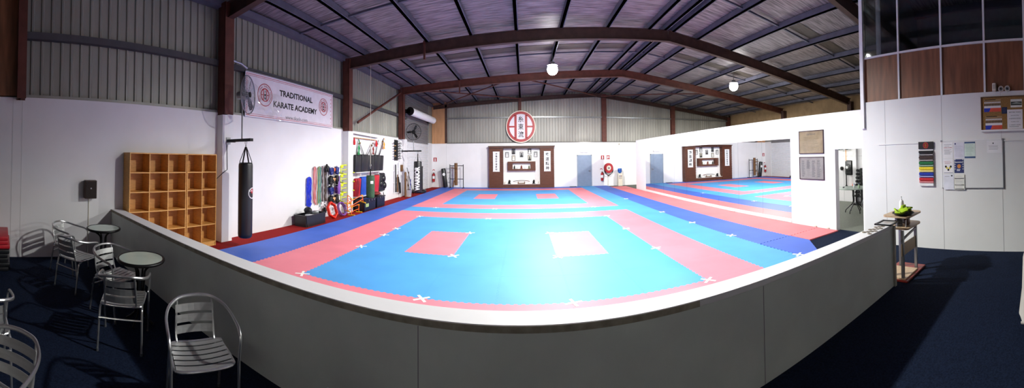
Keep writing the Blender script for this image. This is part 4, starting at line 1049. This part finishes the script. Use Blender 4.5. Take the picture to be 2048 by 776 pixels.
for x in (-.05, .05): MB().rbox(x-.015, x+.015, -.19, -.15, .58, .62, .006).build('tap', BLUV if x < 0 else REDP, t)
MB().lathe([(.05, .76), (.07, .79), (.135, .84), (.135, 1.04), (.12, 1.06), (.01, 1.065)], n=24).build('water_bottle', mat('blue_water_bottle', '#2f6fc8', .15, trans=.3), t, True)
MB().lathe([(.137, .90), (.139, .90), (.139, .97), (.137, .97)], n=24).build('bottle_band', mat('deep_blue_band', '#1c3f94', .4), t, True)
t = wthing('B', 6.35, 2.57, 0, 'wall_sensor', 'tiny cream sensor high on the rear wall by the mirror wall', 'sensor')
MB().rbox(-.04, .04, -.06, 0, -.08, .06, .015).build('housing', CRM, t)
MB().ell((0, -.06, -.02), .025, .015, .03).build('lens', STEEL, t, True)
# wooden training dummy in a pipe frame
t = thing('pipe_frame', 'black steel pipe frame standing by the rear wall around the wooden dummy', 'frame', (-4.33, YB-.5, .036))
for x in (-.44, .44):
    MB().cyl((x, 0, 0), (x, 0, 1.38), .024, n=10).build('post', BLKM, t, True)
    MB().cyl((x, -.25, .015), (x, .25, .015), .02, n=8).build('foot', BLKM, t, True)
for z in (.52, 1.30): MB().cyl((-.44, 0, z), (.44, 0, z), .02, n=8).build('cross_rail', BLKM, t, True)
for z in (.25, .55, .80, 1.05): MB().cyl((-.44, 0, z), (-.50, .2, z), .014, n=6).build('side_peg', STEEL, t, True)
t = thing('wooden_dummy', 'brown wooden training dummy post hung in the pipe frame', 'training dummy', (-4.34, YB-.645, .2))
MB().cyl((0, 0, 0), (0, 0, 1.30), .105, n=20).build('trunk', WOOD, t, True)
for p, q in (((-.02, 0, 1.0), (-.3, -.18, 1.02)), ((.02, 0, .98), (.14, -.34, 1.0)), ((0, 0, .78), (.02, -.36, .78))): MB().cyl(p, q, .028, .02, n=8).build('arm', WOOD, t, True)
MB().tube([(0, 0, .32), (-.08, -.25, .28), (-.12, -.3, -.05)], .035, 8).build('leg', WOOD, t, True)
t = thing('leaning_kick_bag', 'black vinyl bag with a white round badge leaning in the rear corner', 'punching bag', (-5.08, YB-.42, .05))
M = Matrix.Rotation(-.14, 4, 'Y')
MB().lathe([(.01, 0), (.14, .01), (.155, .06), (.155, 1.08), (.14, 1.13), (.01, 1.14)], n=24, M=M).build('bag_body', BLKV, t, True)
MB().cyl(M @ Vector((.03, -.150, .78)), M @ Vector((.035, -.165, .78)), .085, n=24).build('badge', PLW, t)
MB().box(.0, .07, -.172, -.166, .77, .79, M).build('badge_print', INK, t)

# ------------------------------------------------------------------ mirror wall: framed documents
def document(z0, z1, lab, pm, seed, cols):
    t = wthing('M', 5.525, (z0+z1)/2, 0, 'framed_document', lab, 'picture', 'framed documents on the mirror wall')
    w, h_ = .415, (z1-z0)/2
    mb = MB().box(-w, w, -.025, 0, h_-.018, h_).box(-w, w, -.025, 0, -h_, -h_+.018).box(-w, -w+.018, -.025, 0, -h_, h_).box(w-.018, w, -.025, 0, -h_, h_)
    mb.build('frame', mat('dark_plum_frame', '#3a2630', .4), t)
    MB().box(-w+.018, w-.018, -.012, -.003, -h_+.018, h_-.018).build('sheet', pm, t)
    if cols == 1:
        text('CERTIFICATE', .04, GREYI, t, 'print', (0, -.0125, h_-.09), width=.3)
        lines(t, -.28, .28, -h_+.08, h_-.14, 9, mat('faint_ink', '#9a8a72', .7, var=0), -.012, .22, seed)
    else:
        for c in range(4): lines(t, -.34+.175*c, -.34+.175*c+.12, -h_+(.06 if c != 1 else .26), h_-.08, 16 if c != 1 else 11, GREYI, -.012, .45, seed+c)
    MB().box(-w+.02, w-.02, -.0155, -.0145, -h_+.02, h_-.02).build('glazing', mat('picture_glass', '#ffffff', .03, var=0, trans=1.), t)
document(1.73, 2.28, 'framed aged cream certificate, upper of two beside the doorway', mat('aged_paper', '#bdaa8c', .7, var=.1), 3, 1)
document(1.12, 1.66, 'framed grey sheet of printed columns, lower of two beside the doorway', mat('grey_print_paper', '#b8b4b2', .7, var=.06), 8, 4)

# ------------------------------------------------------------------ office wall
t = wthing('O', 2.24, 1.51, 0, 'belt_display_rack', 'white rack with a black crest header holding coloured belts', 'rack')
MB().box(-.145, .145, -.012, 0, -.38, .38).build('back_board', PLW, t)
MB().box(-.152, .152, -.03, -.012, .255, .385).build('header_board', mat('black_header', '#161314', .4), t)
crest(t, (0, .32), .057, -.031, mat('header_red', '#b8302c', .5), GOLD, None, True, None, 28)
BW = mat('belt_white', '#e8e8e8', .8); BB_ = mat('belt_black', '#17171a', .8, var=.2, scale=60); BR = mat('belt_brown', '#40302c', .8, var=.15, scale=60); BG = mat('belt_green', '#1f6b3c', .8, var=.15, scale=60)
BY = mat('belt_yellow', '#e8d030', .8, var=.1, scale=60); BBL = mat('belt_blue', '#2238a0', .8, var=.15, scale=60); BRD = mat('belt_red', '#c02832', .8, var=.15, scale=60)
z = .235
BELTS = [('black', BB_, 0), ('black with a white stripe', BB_, BW), ('dark brown', BR, 0), ('brown with a pale stripe', BR, BW), ('green', BG, 0), ('green with a white stripe', BG, BW), ('bright yellow', BY, 0), ('yellow with a white stripe', BY, BW),
         ('blue', BBL, 0), ('blue with a white stripe', BBL, BW), ('red', BRD, 0), ('red with a white stripe', BRD, BW), ('plain white', BW, 0)]
for k, (nm, m, st) in enumerate(BELTS):
    hh = .056 if not st else .040
    z -= hh
    t = wthing('O', 2.24, 1.51+z, .0135, 'karate_belt', nm+' belt folded flat on the belt rack', 'belt', 'coloured belts on the rack')
    MB().rbox(-.148, .148, -.028, 0, 0, hh-.008, .006).build('band', m, t)
    if st: MB().box(-.1485, .1485, -.0295, -.027, (hh-.008)*.38, (hh-.008)*.62).build('stripe', st, t)
t = wthing('O', 1.34, 1.49, 0, 'whiteboard', 'large whiteboard with printed notices along its left', 'whiteboard')
MB().box(-.58, .58, -.012, 0, -.41, .41).build('board', mat('whiteboard_face', '#dfe1e0', .25, var=.01, spec=.5), t)
MB().box(-.59, .577, -.016, 0, .405, .415).box(-.59, -.582, -.016, 0, -.41, .415).build('frame', PLW, t)
MB().box(-.59, .577, -.018, 0, -.418, -.404).box(.577, .592, -.02, 0, -.418, .415).build('lower_frame', STEEL, t)  # bottom and right edges coloured grey to paint in their shading
for x in (-.585, .585): MB().box(x-.018, x+.018, -.021, 0, .39, .42).build('corner_cap', STEEL, t)
def paper(y0, y1, z0, z1, lab, draw, m=PAPER, off=.0135, wall='O', name='notice_paper', cat='notice', grp='notices pinned to the whiteboard'):
    t = wthing(wall, (y0+y1)/2, (z0+z1)/2, off, name, lab, cat, grp)
    w, h_ = abs(y1-y0)/2, (z1-z0)/2
    MB().box(-w, w, -.0012, 0, -h_, h_).build('sheet', m, t)
    draw(t, w, h_); return t
Yy = -.0013
NB = mat('notice_navy', '#2a3468', .6); NG = mat('notice_pale_green', '#cfe0d6', .7)
def d1_(t, w, h_):
    text('WELCOME', .03, REDI, t, 'print', (0, Yy, h_*.35), width=w*1.6, height=.018); lines(t, -w*.8, w*.8, h_*.45, h_*.8, 2, GREYI, Yy, .2, 2); lines(t, -w*.8, w*.8, -h_*.5, h_*.15, 5, GREYI, Yy, .3, 3)
def d2_(t, w, h_):
    MB().box(-w*.85, -w*.6, Yy-.001, Yy, h_*.72, h_*.92).build('stamp', NB, t); lines(t, -w*.8, w*.8, -h_*.8, h_*.65, 11, mat('pale_ink', '#b4b4c0', .7, var=0), Yy, .25, 4)
def d3_(t, w, h_):
    MB().box(-w, w, Yy-.0005, Yy, h_*.8, h_).build('header_band', mat('notice_slate', '#3f5a80', .6), t); MB().box(-w, w, Yy-.0005, Yy, -h_, -h_*.78).build('footer_band', mat('notice_slate', '#3f5a80'), t); lines(t, -w*.8, w*.8, -h_*.7, h_*.72, 9, mat('green_ink', '#9ab8a8', .7, var=0), Yy, .25, 5)
def d4_(t, w, h_):
    lines(t, -w*.8, w*.8, h_*.3, h_*.75, 3, REDI, Yy, .22, 6)
    for k, (x, z) in enumerate(((-.5, -.05), (.5, -.05), (0, -.5), (-.28, -.25), (.28, -.25))): MB().disc((x*w, z*h_), w*.2, Yy-.001, Yy, 16).build('sketch_dot', INK if k < 3 else mat('sketch_yellow', '#d8c850', .6), t)
    MB().box(-w*.9, w*.9, Yy-.0005, Yy, -h_*.95, -h_*.9).build('footer_rule', NB, t)
def d5_(t, w, h_):
    MB().disc((0, -h_*.02), w*.38, Yy-.001, Yy, 20).build('orange_spot', mat('notice_orange', '#d08848', .6), t); lines(t, -w*.8, w*.8, h_*.5, h_*.65, 1, PAPER, Yy, .6, 7); lines(t, -w*.5, w*.5, -h_*.75, -h_*.4, 2, PAPER, Yy, .5, 8)
    for s in (-1, 1):
        mb = MB()
        for k in range(5): MB().box(s*w*.82-.006, s*w*.82+.006, Yy-.001, Yy, -h_*.5+k*.04, -h_*.5+k*.04+.02).build('side_print', PAPER, t)
def d6_(t, w, h_): lines(t, -w*.8, w*.3, h_*.68, h_*.8, 1, GREYI, Yy, .4, 9); MB().box(w*.45, w*.75, Yy-.0005, Yy, h_*.75, h_*.92).build('stamp', INK, t)
def d7_(t, w, h_):
    lines(t, -w*.8, w*.8, -h_*.85, h_*.85, 8, mat('pale_ink', '#b4b4c0', .7, var=0), Yy, .2, 10)
    for z in (.48, -.36, -.9): MB().box(-w*.9, w*.9, Yy-.0006, Yy, z*h_-.006, z*h_+.006).build('rule', INK, t)
def d8_(t, w, h_): MB().disc((-.02, h_*.55), .012, Yy-.001, Yy, 12).build('stamp', INK, t); lines(t, -w*.8, w*.8, -h_*.5, h_*.25, 4, GREYI, Yy, .2, 11)
paper(1.895, 1.70, 1.59, 1.87, 'white notice with red heading, top left of the whiteboard', d1_)
paper(1.68, 1.48, 1.59, 1.865, 'pale lilac letter with a dark stamp, top row of the whiteboard', d2_, mat('lilac_paper', '#d6d6e2', .8))
paper(1.475, 1.27, 1.59, 1.87, 'pale green notice with blue bands at top and bottom', d3_, NG)
paper(1.895, 1.70, 1.335, 1.58, 'white notice with round sketches, middle left of the whiteboard', d4_)
paper(1.68, 1.495, 1.34, 1.575, 'navy blue poster with an orange spot on the whiteboard', d5_, NB)
paper(1.895, 1.69, 1.055, 1.315, 'nearly blank white sheet hanging below the whiteboard, left', d6_, mat('cool_paper', '#dcdee8', .8), off=.024)
paper(1.685, 1.485, 1.05, 1.315, 'ruled off-white sheet hanging below the whiteboard, right', d7_, mat('warm_paper', '#e0e0d6', .8), off=.024)
paper(1.05, .775, 1.67, 1.88, 'white letter at the top right of the whiteboard', d8_)
t = wthing('O', .60, 2.325, 0, 'cork_noticeboard', 'framed cork noticeboard under the brown panels at far right', 'noticeboard')
MB().box(-.53, .53, -.015, 0, -.275, .28).build('cork_face', CORK, t)
MB().box(-.545, .545, -.05, 0, -.295, -.265).build('bottom_ledge', PLW, t)
MB().box(-.545, -.525, -.03, 0, -.265, .285).box(.525, .545, -.03, 0, -.265, .285).box(-.545, .545, -.03, 0, .275, .29).build('frame', WOOD, t)
def team(t, w, h_):
    MB().box(-w, w, Yy-.0004, Yy, h_*.0, h_).build('backdrop', mat('team_backdrop', '#a88c64', .7), t)
    MB().box(-w, w, Yy-.0006, Yy, -h_, -h_*.38).build('red_floor', mat('photo_red', '#d0503c', .6), t)
    MB().prism([(-w, -h_), (-w*.4, -h_), (-w*.2, -h_*.38), (-w, -h_*.38)], Yy-.001, Yy-.0006).build('blue_floor', mat('photo_blue', '#2238b0', .6), t)
    for r in range(3):
        mb = MB(); mh = MB()
        for i in range(11):
            x = -w*.9+w*1.8*i/10; z = -h_*.32+r*h_*.34
            mb.box(x-.009, x+.009, Yy-.0012-.0002*(2-r), Yy, z, z+h_*.26); mh.disc((x, z+h_*.33), .008, Yy-.0014, Yy, 8)
        mb.build('team_row', PAPER if r != 1 else mat('dark_uniform', '#4a3c38', .7), t); mh.build('team_heads', mat('photo_skin', '#7a5a48', .7), t)
    MB().box(-w*.9, w*.4, Yy-.0008, Yy, h_*.9, h_).build('caption', INK, t)
G2 = 'papers pinned to the cork noticeboard'
paper(1.085, .775, 2.36, 2.565, 'team photograph on blue and red mats, upper left of the corkboard', team, off=.016, name='pinned_photograph', cat='photograph', grp=G2)
paper(1.065, .755, 2.065, 2.285, 'team photograph on blue and red mats, lower left of the corkboard', team, off=.016, name='pinned_photograph', cat='photograph', grp=G2)
paper(.76, .66, 2.32, 2.43, 'small dark blue card pinned in the middle of the corkboard', lambda t, w, h_: lines(t, -w*.7, w*.7, -h_*.7, h_*.7, 4, mat('card_ink', '#3f4f80', .6, var=0), Yy, .3, 12), mat('card_navy', '#1c2848', .6), off=.016, name='pinned_card', cat='card', grp=G2)
def land(t, w, h_):
    MB().box(-w*.95, w*.95, Yy-.0005, Yy, -h_*.5, h_*.4).build('dark_scene', mat('scene_dark', '#3a3d36', .6), t)
    MB().prism([(-w*.9, -h_*.1), (0, h_*.3), (w*.9, -.0), (w*.9, -h_*.2)], Yy-.001, Yy-.0005).build('pale_shape', mat('scene_pale', '#9aa49a', .6), t)
paper(.595, .385, 2.42, 2.555, 'white card with a dark landscape picture, upper right of the corkboard', land, mat('warm_paper', '#e0e0d6'), off=.016, name='pinned_photograph', cat='photograph', grp=G2)
def matter(t, w, h_):
    R_ = random.Random(3)
    for i, s in enumerate(('BETTER THAN', 'yesterday', 'IS ALWAYS GOOD', 'today too', 'A GREAT GOAL')): text(s, .02, INK, t, 'print', (0, Yy, h_*.72-i*h_*.33), width=w*(1.5 if i % 2 == 0 else 1.05), height=.016)
    lines(t, -w*.8, w*.8, -h_*.85, -h_*.7, 1, GREYI, Yy, .3, 3)
paper(.66, .38, 2.065, 2.385, 'white sheet of bold handwriting-style lines, lower right of the corkboard', matter, off=.016, grp=G2)
t = wthing('O', .885, 2.735, -.03, 'alarm_siren', 'cream upright alarm box on the brown panel above the corkboard', 'alarm')
MB().rbox(-.035, .035, -.1, -.002, -.04, .1, .015).build('housing', CRM, t)
MB().box(-.025, .025, -.104, -.098, .0, .07).build('grille', mat('grey_grille', '#b8b2a4', .6), t)
for y, s in ((.765, 'nearer the alarm box'), (.65, 'farther from the alarm box')):
    t = wthing('O', y, 2.735, -.03, 'alarm_dome', 'round cream alarm light above the corkboard, '+s, 'alarm', 'round alarm lights')
    MB().cyl((0, -.06, 0), (0, -.002, 0), .05, n=24).build('base', CRM, t, True)
    MB().ann((0, 0), .02, .035, -.068, -.06, 20).build('ring', STEEL, t)
    MB().cyl((0, -.075, 0), (0, -.06, 0), .016, n=12).build('lens', INK, t)

# ------------------------------------------------------------------ cart at the end of the half wall
BE2 = mat('pale_beech', '#c2a888', .45, var=.1, scale=4, stretch=(2, 14, 2))
t = thing('computer_cart', 'small two-tier computer cart with pale tops beside the half wall end', 'cart', (4.62, 2.18, .009))
def top(x0, x1, y0, y1, z, th):
    mb = MB(); P = []
    for cx, cy, a0 in ((x1-.10, y1-.10, 0), (x0+.06, y1-.06, PI/2), (x0+.06, y0+.06, PI), (x1-.10, y0+.10, 1.5*PI)):
        r = .10 if cx > 0 else .06
        for k in range(6): a = a0+k*PI/10; P.append((cx+r*math.cos(a), cy+r*math.sin(a)))
    return mb.slab(P, z, z+th)
top(-.20, .36, -.24, .2, .830, .022).build('top_shelf', BE2, t)
top(-.20, .38, -.22, .22, .672, .022).build('lower_shelf', BE2, t)
for x in (-.08, .16):
    mb = MB().cyl((x, -.02, .694), (x, -.02, .83), .055, n=18)
    mb.build('shelf_column', STEEL, t, True)
    mb = MB()
    for k in range(5): mb.lathe([(.057, .708+.022*k), (.061, .714+.022*k), (.057, .72+.022*k)], (x, -.02, 0), 18)
    mb.build('column_rings', BLKM, t, True)
for x in (-.24, .26):
    MB().box(x-.022, x+.022, -.17, -.13, .03, .672).build('leg', STEEL, t)
    MB().box(x-.022, x+.022, .10, .14, .03, .672).build('leg', STEEL, t)
MB().tube(smoothpts([(-.28, -.15, .54), (-.1, -.16, .58), (.24, -.15, .61)], 4), .018, 8).build('curved_stay', STEEL, t, True)
MB().box(-.28, .24, -.16, -.145, .34, .50).build('modesty_panel', BE2, t)
MB().rbox(-.30, .44, -.24, .24, .004, .03, .008).build('red_base_plate', mat('red_laminate', '#8a2a22', .4), t)
MB().box(-.27, .20, -.20, .2, .03, .048).build('base_board', BE2, t)
t = thing('sanitiser_bottle', 'white pump bottle standing on the cart top', 'bottle', (4.87, 2.26, .862))
MB().lathe([(.01, 0), (.036, .003), (.037, .12), (.03, .145), (.013, .16), (.013, .175)], n=18).build('bottle_body', PLW, t, True)
MB().cyl((0, 0, .175), (0, 0, .20), .006, n=8).box(-.03, .008, -.008, .008, .198, .21).build('pump_head', PLW, t)
MB().box(.0, .02, -.0385, -.036, .04, .1).build('label_print', BRD, t)
t = thing('cloth_tray', 'dark tray heaped with lime green cloths lying on the cart top', 'tray', (4.58, 2.1, .862))
MB().lathe([(.01, 0), (.12, .002), (.17, .025), (.165, .03), (.115, .01), (.01, .008)], n=24).build('dish', BLK, t, True)
mb = MB()
for k in range(9): mb.rbox(-.06, .06, -.05, .05, -.012, .012, .01, Matrix.Translation((-.15+.036*k, .05*math.sin(k*2.3), .04+.016*(k % 3))) @ Matrix.Rotation(k*1.1, 4, 'Z') @ Matrix.Rotation(.5*math.sin(k*1.9), 4, 'X') @ Matrix.Rotation(.4*math.cos(k*2.9), 4, 'Y'))
mb.build('crumpled_cloth', LIMEC, t, True)
MB().rbox(-.05, .07, -.02, .02, .06, .13, .008).build('green_box', LIMEC, t)
single(MB().rbox(-.05, .05, -.03, .03, 0, .12, .015), 'brown_bottle', mat('brown_glaze', '#5a2e1e', .3), 'small brown container between the two cart shelves', 'container', (4.66, 2.07, .705), 0, None, True)
single(MB().box(-.04, .04, -.003, .003, 0, .09), 'small_card', PAPER, 'small white card standing between the cart shelves', 'card', (4.54, 2.04, .705), .2)
t = thing('glass_picture_frame', 'thin black framed glass lying flat on the half wall end', 'picture frame', (4.21, 2.19, .802), .06)
mb = MB()
for a, b, c_, e in ((-.15, .15, -.13, -.105), (-.15, .15, .105, .13), (-.15, -.125, -.13, .13), (.125, .15, -.13, .13)): mb.box(a, b, c_, e, 0, .016)
mb.build('frame', BLKM, t)
MB().box(-.125, .125, -.105, .105, .003, .007).build('glass_sheet', mat('grey_glass_sheet', '#a8aaaa', .15), t)
R_ = random.Random(5)
for k in range(12):
    x = 3.60+.038*k; y = 2.125+.1*((k*3) % 4)/3
    single(MB().lathe([(.006, 0), (.028, 0), (.030, .003), (.028, .006), (.02, .0065), (.019, .0045), (.006, .0045)], n=16), 'metal_medal', mat('tarnished_metal', '#857a68', .4, .6, var=.3, scale=40),
           'small tarnished medal in the cluster on the half wall near the frame', 'medal', (x, y, .8), k, 'tarnished medals on the half wall', True)

# ------------------------------------------------------------------ gym seen through the doorway
t = thing('gym_table', 'glass topped table with black spider legs in the room behind the doorway', 'table', (8.75, 5.66, .006))
MB().lathe([(.01, .70), (.55, .70), (.56, .71), (.55, .72), (.01, .72)], n=40).build('glass_top', GLASS_T, t, True)
for k in range(6):
    c, s = math.cos(k*PI/3), math.sin(k*PI/3)
    MB().tube(smoothpts([(c*.3, s*.3, .69), (c*.09, s*.09, .66), (c*.07, s*.07, .5), (c*.07, s*.07, .3), (c*.2, s*.2, .17), (c*.30, s*.30, .08), (c*.31, s*.31, .01)], 4), .015, 8).build('leg', BLKM, t, True)
for k, (x, y, m, h_, s) in enumerate(((8.72, 5.28, PLW, .17, 'white bottle at the right on the gym table'), (8.58, 5.40, mat('green_bottle', '#b8d0b0', .3), .12, 'pale green bottle at the right on the gym table'), (8.6, 5.58, PLW, .1, 'small white tub in the middle of the gym table'))):
    t = thing('table_bottle', s, 'bottle', (x, y, .727), 0, 'bottles on the gym table')
    MB().lathe([(.01, 0), (.035, 0), (.036, h_*.7), (.014, h_*.85), (.014, h_)], n=16).build('bottle_body', m, t, True)
    MB().cyl((0, 0, h_), (0, 0, h_+.02), .015, n=12).build('cap', BLUV, t)
single(MB().rbox(-.1, .1, -.02, .02, 0, .02, .006), 'hand_wrap', BLK, 'black strap lying at the left edge of the gym table', 'strap', (8.6, 5.98, .727), .5)
GW = 10.595
def gymw(y, z, name, lab, cat, grp=None): return thing(name, lab, cat, (GW-.004, y, z), -PI/2, grp)
t = gymw(7.03, 1.20, 'wall_target_pad', 'black target pad fixed on the gym wall', 'target pad')
MB().rbox(-.16, .14, -.16, 0, -.26, .26, .05).build('pad', BLKV, t, True)
MB().rbox(-.1, .1, -.2, -.14, -.12, .12, .03).build('front_lobe', BLKV, t, True)
MB().disc((-.03, .02), .05, -.206, -.199, 16).build('white_mark', PLW, t)
t = gymw(7.2, 0, 'suspension_strap', 'long hanging amber strap on the gym wall left of the black pad', 'strap')
MB().box(-.014, .014, -.05, -.045, 1.15, 1.9).build('upper_webbing', GOLD, t)
MB().box(-.02, .02, -.06, -.04, .55, 1.15).build('lower_webbing', BLK, t)
MB().ell((0, -.05, .55), .05, .03, .06).build('handle_loop', BLK, t, True)
MB().cyl((0, -.09, 1.9), (0, 0, 1.9), .012, n=8).build('wall_hook', STEEL, t)
t = gymw(7.34, 1.93, 'camouflage_bundle', 'dark green bundle hung at the top of the gym wall', 'bundle')
mb = MB()
for k in range(6): mb.ell((-.3+.12*k, -.2, .02*math.sin(k*2)), .12, .09, .09)
mb.build('cloth', mat('dark_green_cloth', '#3f5a52', .8, var=.3, scale=12), t, True)
t = gymw(7.42, 1.17, 'wall_hook_plate', 'small round black fitting on the gym wall at left', 'fitting')
MB().cyl((0, -.04, 0), (0, 0, 0), .07, n=20).build('plate', BLK, t, True); MB().cyl((.0, -.09, 0), (0, -.04, 0), .03, n=12).build('knob', BLK, t, True)
t = gymw(6.84, .42, 'hanging_broom', 'yellow-handled broom with an orange head hung on the gym wall', 'broom')
MB().cyl((0, -.05, .2), (0, -.05, 1.46), .013, n=8).build('handle', YEL, t, True)
MB().cyl((0, -.05, .3), (0, -.05, .6), .018, n=8).build('grip', BLK, t, True)
MB().prism([(-.13, .06), (.13, .06), (.05, .22), (-.05, .22)], -.08, -.02).build('broom_head', ORG, t)
MB().prism([(-.14, 0), (.14, 0), (.13, .06), (-.13, .06)], -.085, -.015).build('bristles', REDH, t)
MB().cyl((0, -.06, 1.44), (0, 0, 1.44), .01, n=6).build('wall_hook', STEEL, t)
t = thing('dumbbell_tree', 'black upright dumbbell tree loaded on both sides in the gym', 'dumbbell rack', (10.2, 6.30, .006))
MB().box(-.25, .25, -.3, .3, 0, .05).build('base', BLKM, t)
MB().bar((0, 0, .05), (0, 0, 1.2), .07, .07, (1, 0, 0)).build('column', BLKM, t)
for k in range(8):
    z = .25+.12*k
    MB().cyl((0, -.24+.012*k, z), (0, .24-.012*k, z), .018, n=8).build('support_arm', BLKM, t, True)
for k in range(8):
    z = .25+.12*k
    for s in (-1, 1):
        y = 6.30+s*(.2-.012*k)
        d = thing('dumbbell', 'black dumbbell on the %s side of the tree, %s' % ('left' if s > 0 else 'right', ['lowest', 'second from the bottom', 'third from the bottom', 'fourth from the bottom', 'fourth from the top', 'third from the top', 'second from the top', 'topmost'][k]), 'dumbbell', (10.2, y, z+.03), 0, 'dumbbells on the black tree')
        MB().cyl((-.06, 0, .012), (.06, 0, .012), .0125, n=8).build('grip', STEEL, d, True)
        for e in (-1, 1): MB().cyl((e*.06, 0, .015), (e*.12, 0, .015), .046, n=6).build('head', BLK, d)
t = thing('floor_fan', 'small round floor fan just inside the doorway edge', 'fan', (8.35, 4.93, .006), -PI/3)
MB().rbox(-.12, .12, -.1, .1, 0, .03, .01).build('base', BLKM, t)
MB().cyl((0, 0, .03), (0, 0, .2), .02).build('post', BLKM, t)
mb = MB()
for r in (.05, .09, .13, .165, .19):
    for y in (-.05, .03): mb.tube([(r*math.cos(a), y, .33+r*math.sin(a)) for a in [i*2*PI/28 for i in range(28)]], .003, 4, True)
mb.tube([(.195*math.cos(a), -.01, .33+.195*math.sin(a)) for a in [i*2*PI/28 for i in range(28)]], .015, 6, True)
mb.build('cage', STEEL, t, True)
for k in range(4):
    M = Matrix.Translation((0, -.01, .33)) @ Matrix.Rotation(k*PI/2, 4, 'Y') @ Matrix.Rotation(.4, 4, 'Z')
    MB().prism([(-.02, .03), (-.06, .15), (.05, .15), (.02, .03)], -.003, .003, M).build('blade', mat('pale_blade', '#c8d0d0', .3), t)
MB().cyl((0, .0, .33), (0, .08, .33), .05, n=16).build('motor', BLKM, t, True)

# ------------------------------------------------------------------ pale draped stand at the right edge
t = thing('draped_stand', 'pale cloth-covered stand on a splayed foot, cut by the right edge', 'stand', (3.42, .06, .008))
mb = MB(); A_ = []
for z, r in ((.16, .235), (.4, .20), (.7, .185), (.75, .17)):
    A_.append([mb.bm.verts.new(((r+.012*math.sin(6*a)*(1-z))*math.cos(a), (r+.012*math.sin(6*a)*(1-z))*math.sin(a), z)) for a in [i*2*PI/48 for i in range(48)]])
for a, b in zip(A_, A_[1:]):
    for k in range(48): mb.bm.faces.new((a[k], a[(k+1) % 48], b[(k+1) % 48], b[k]))
mb.bm.faces.new(A_[-1]); mb.build('draped_cloth', mat('pale_cloth', '#bdb9b2', .85, var=.06), t, True)
MB().cyl((0, 0, .03), (0, 0, .74), .025).build('post', STEEL, t)
for k in range(4):
    c, s = math.cos(k*PI/2+2.6), math.sin(k*PI/2+2.6)
    MB().tube([(c*.02, s*.02, .09), (c*.15, s*.15, .05), (c*.26, s*.26, .012)], [.03, .028, .016], 8).ell((c*.12, s*.12, .085), .035, .035, .025).build('foot', mat('pale_cloth', '#bdb9b2'), t, True)
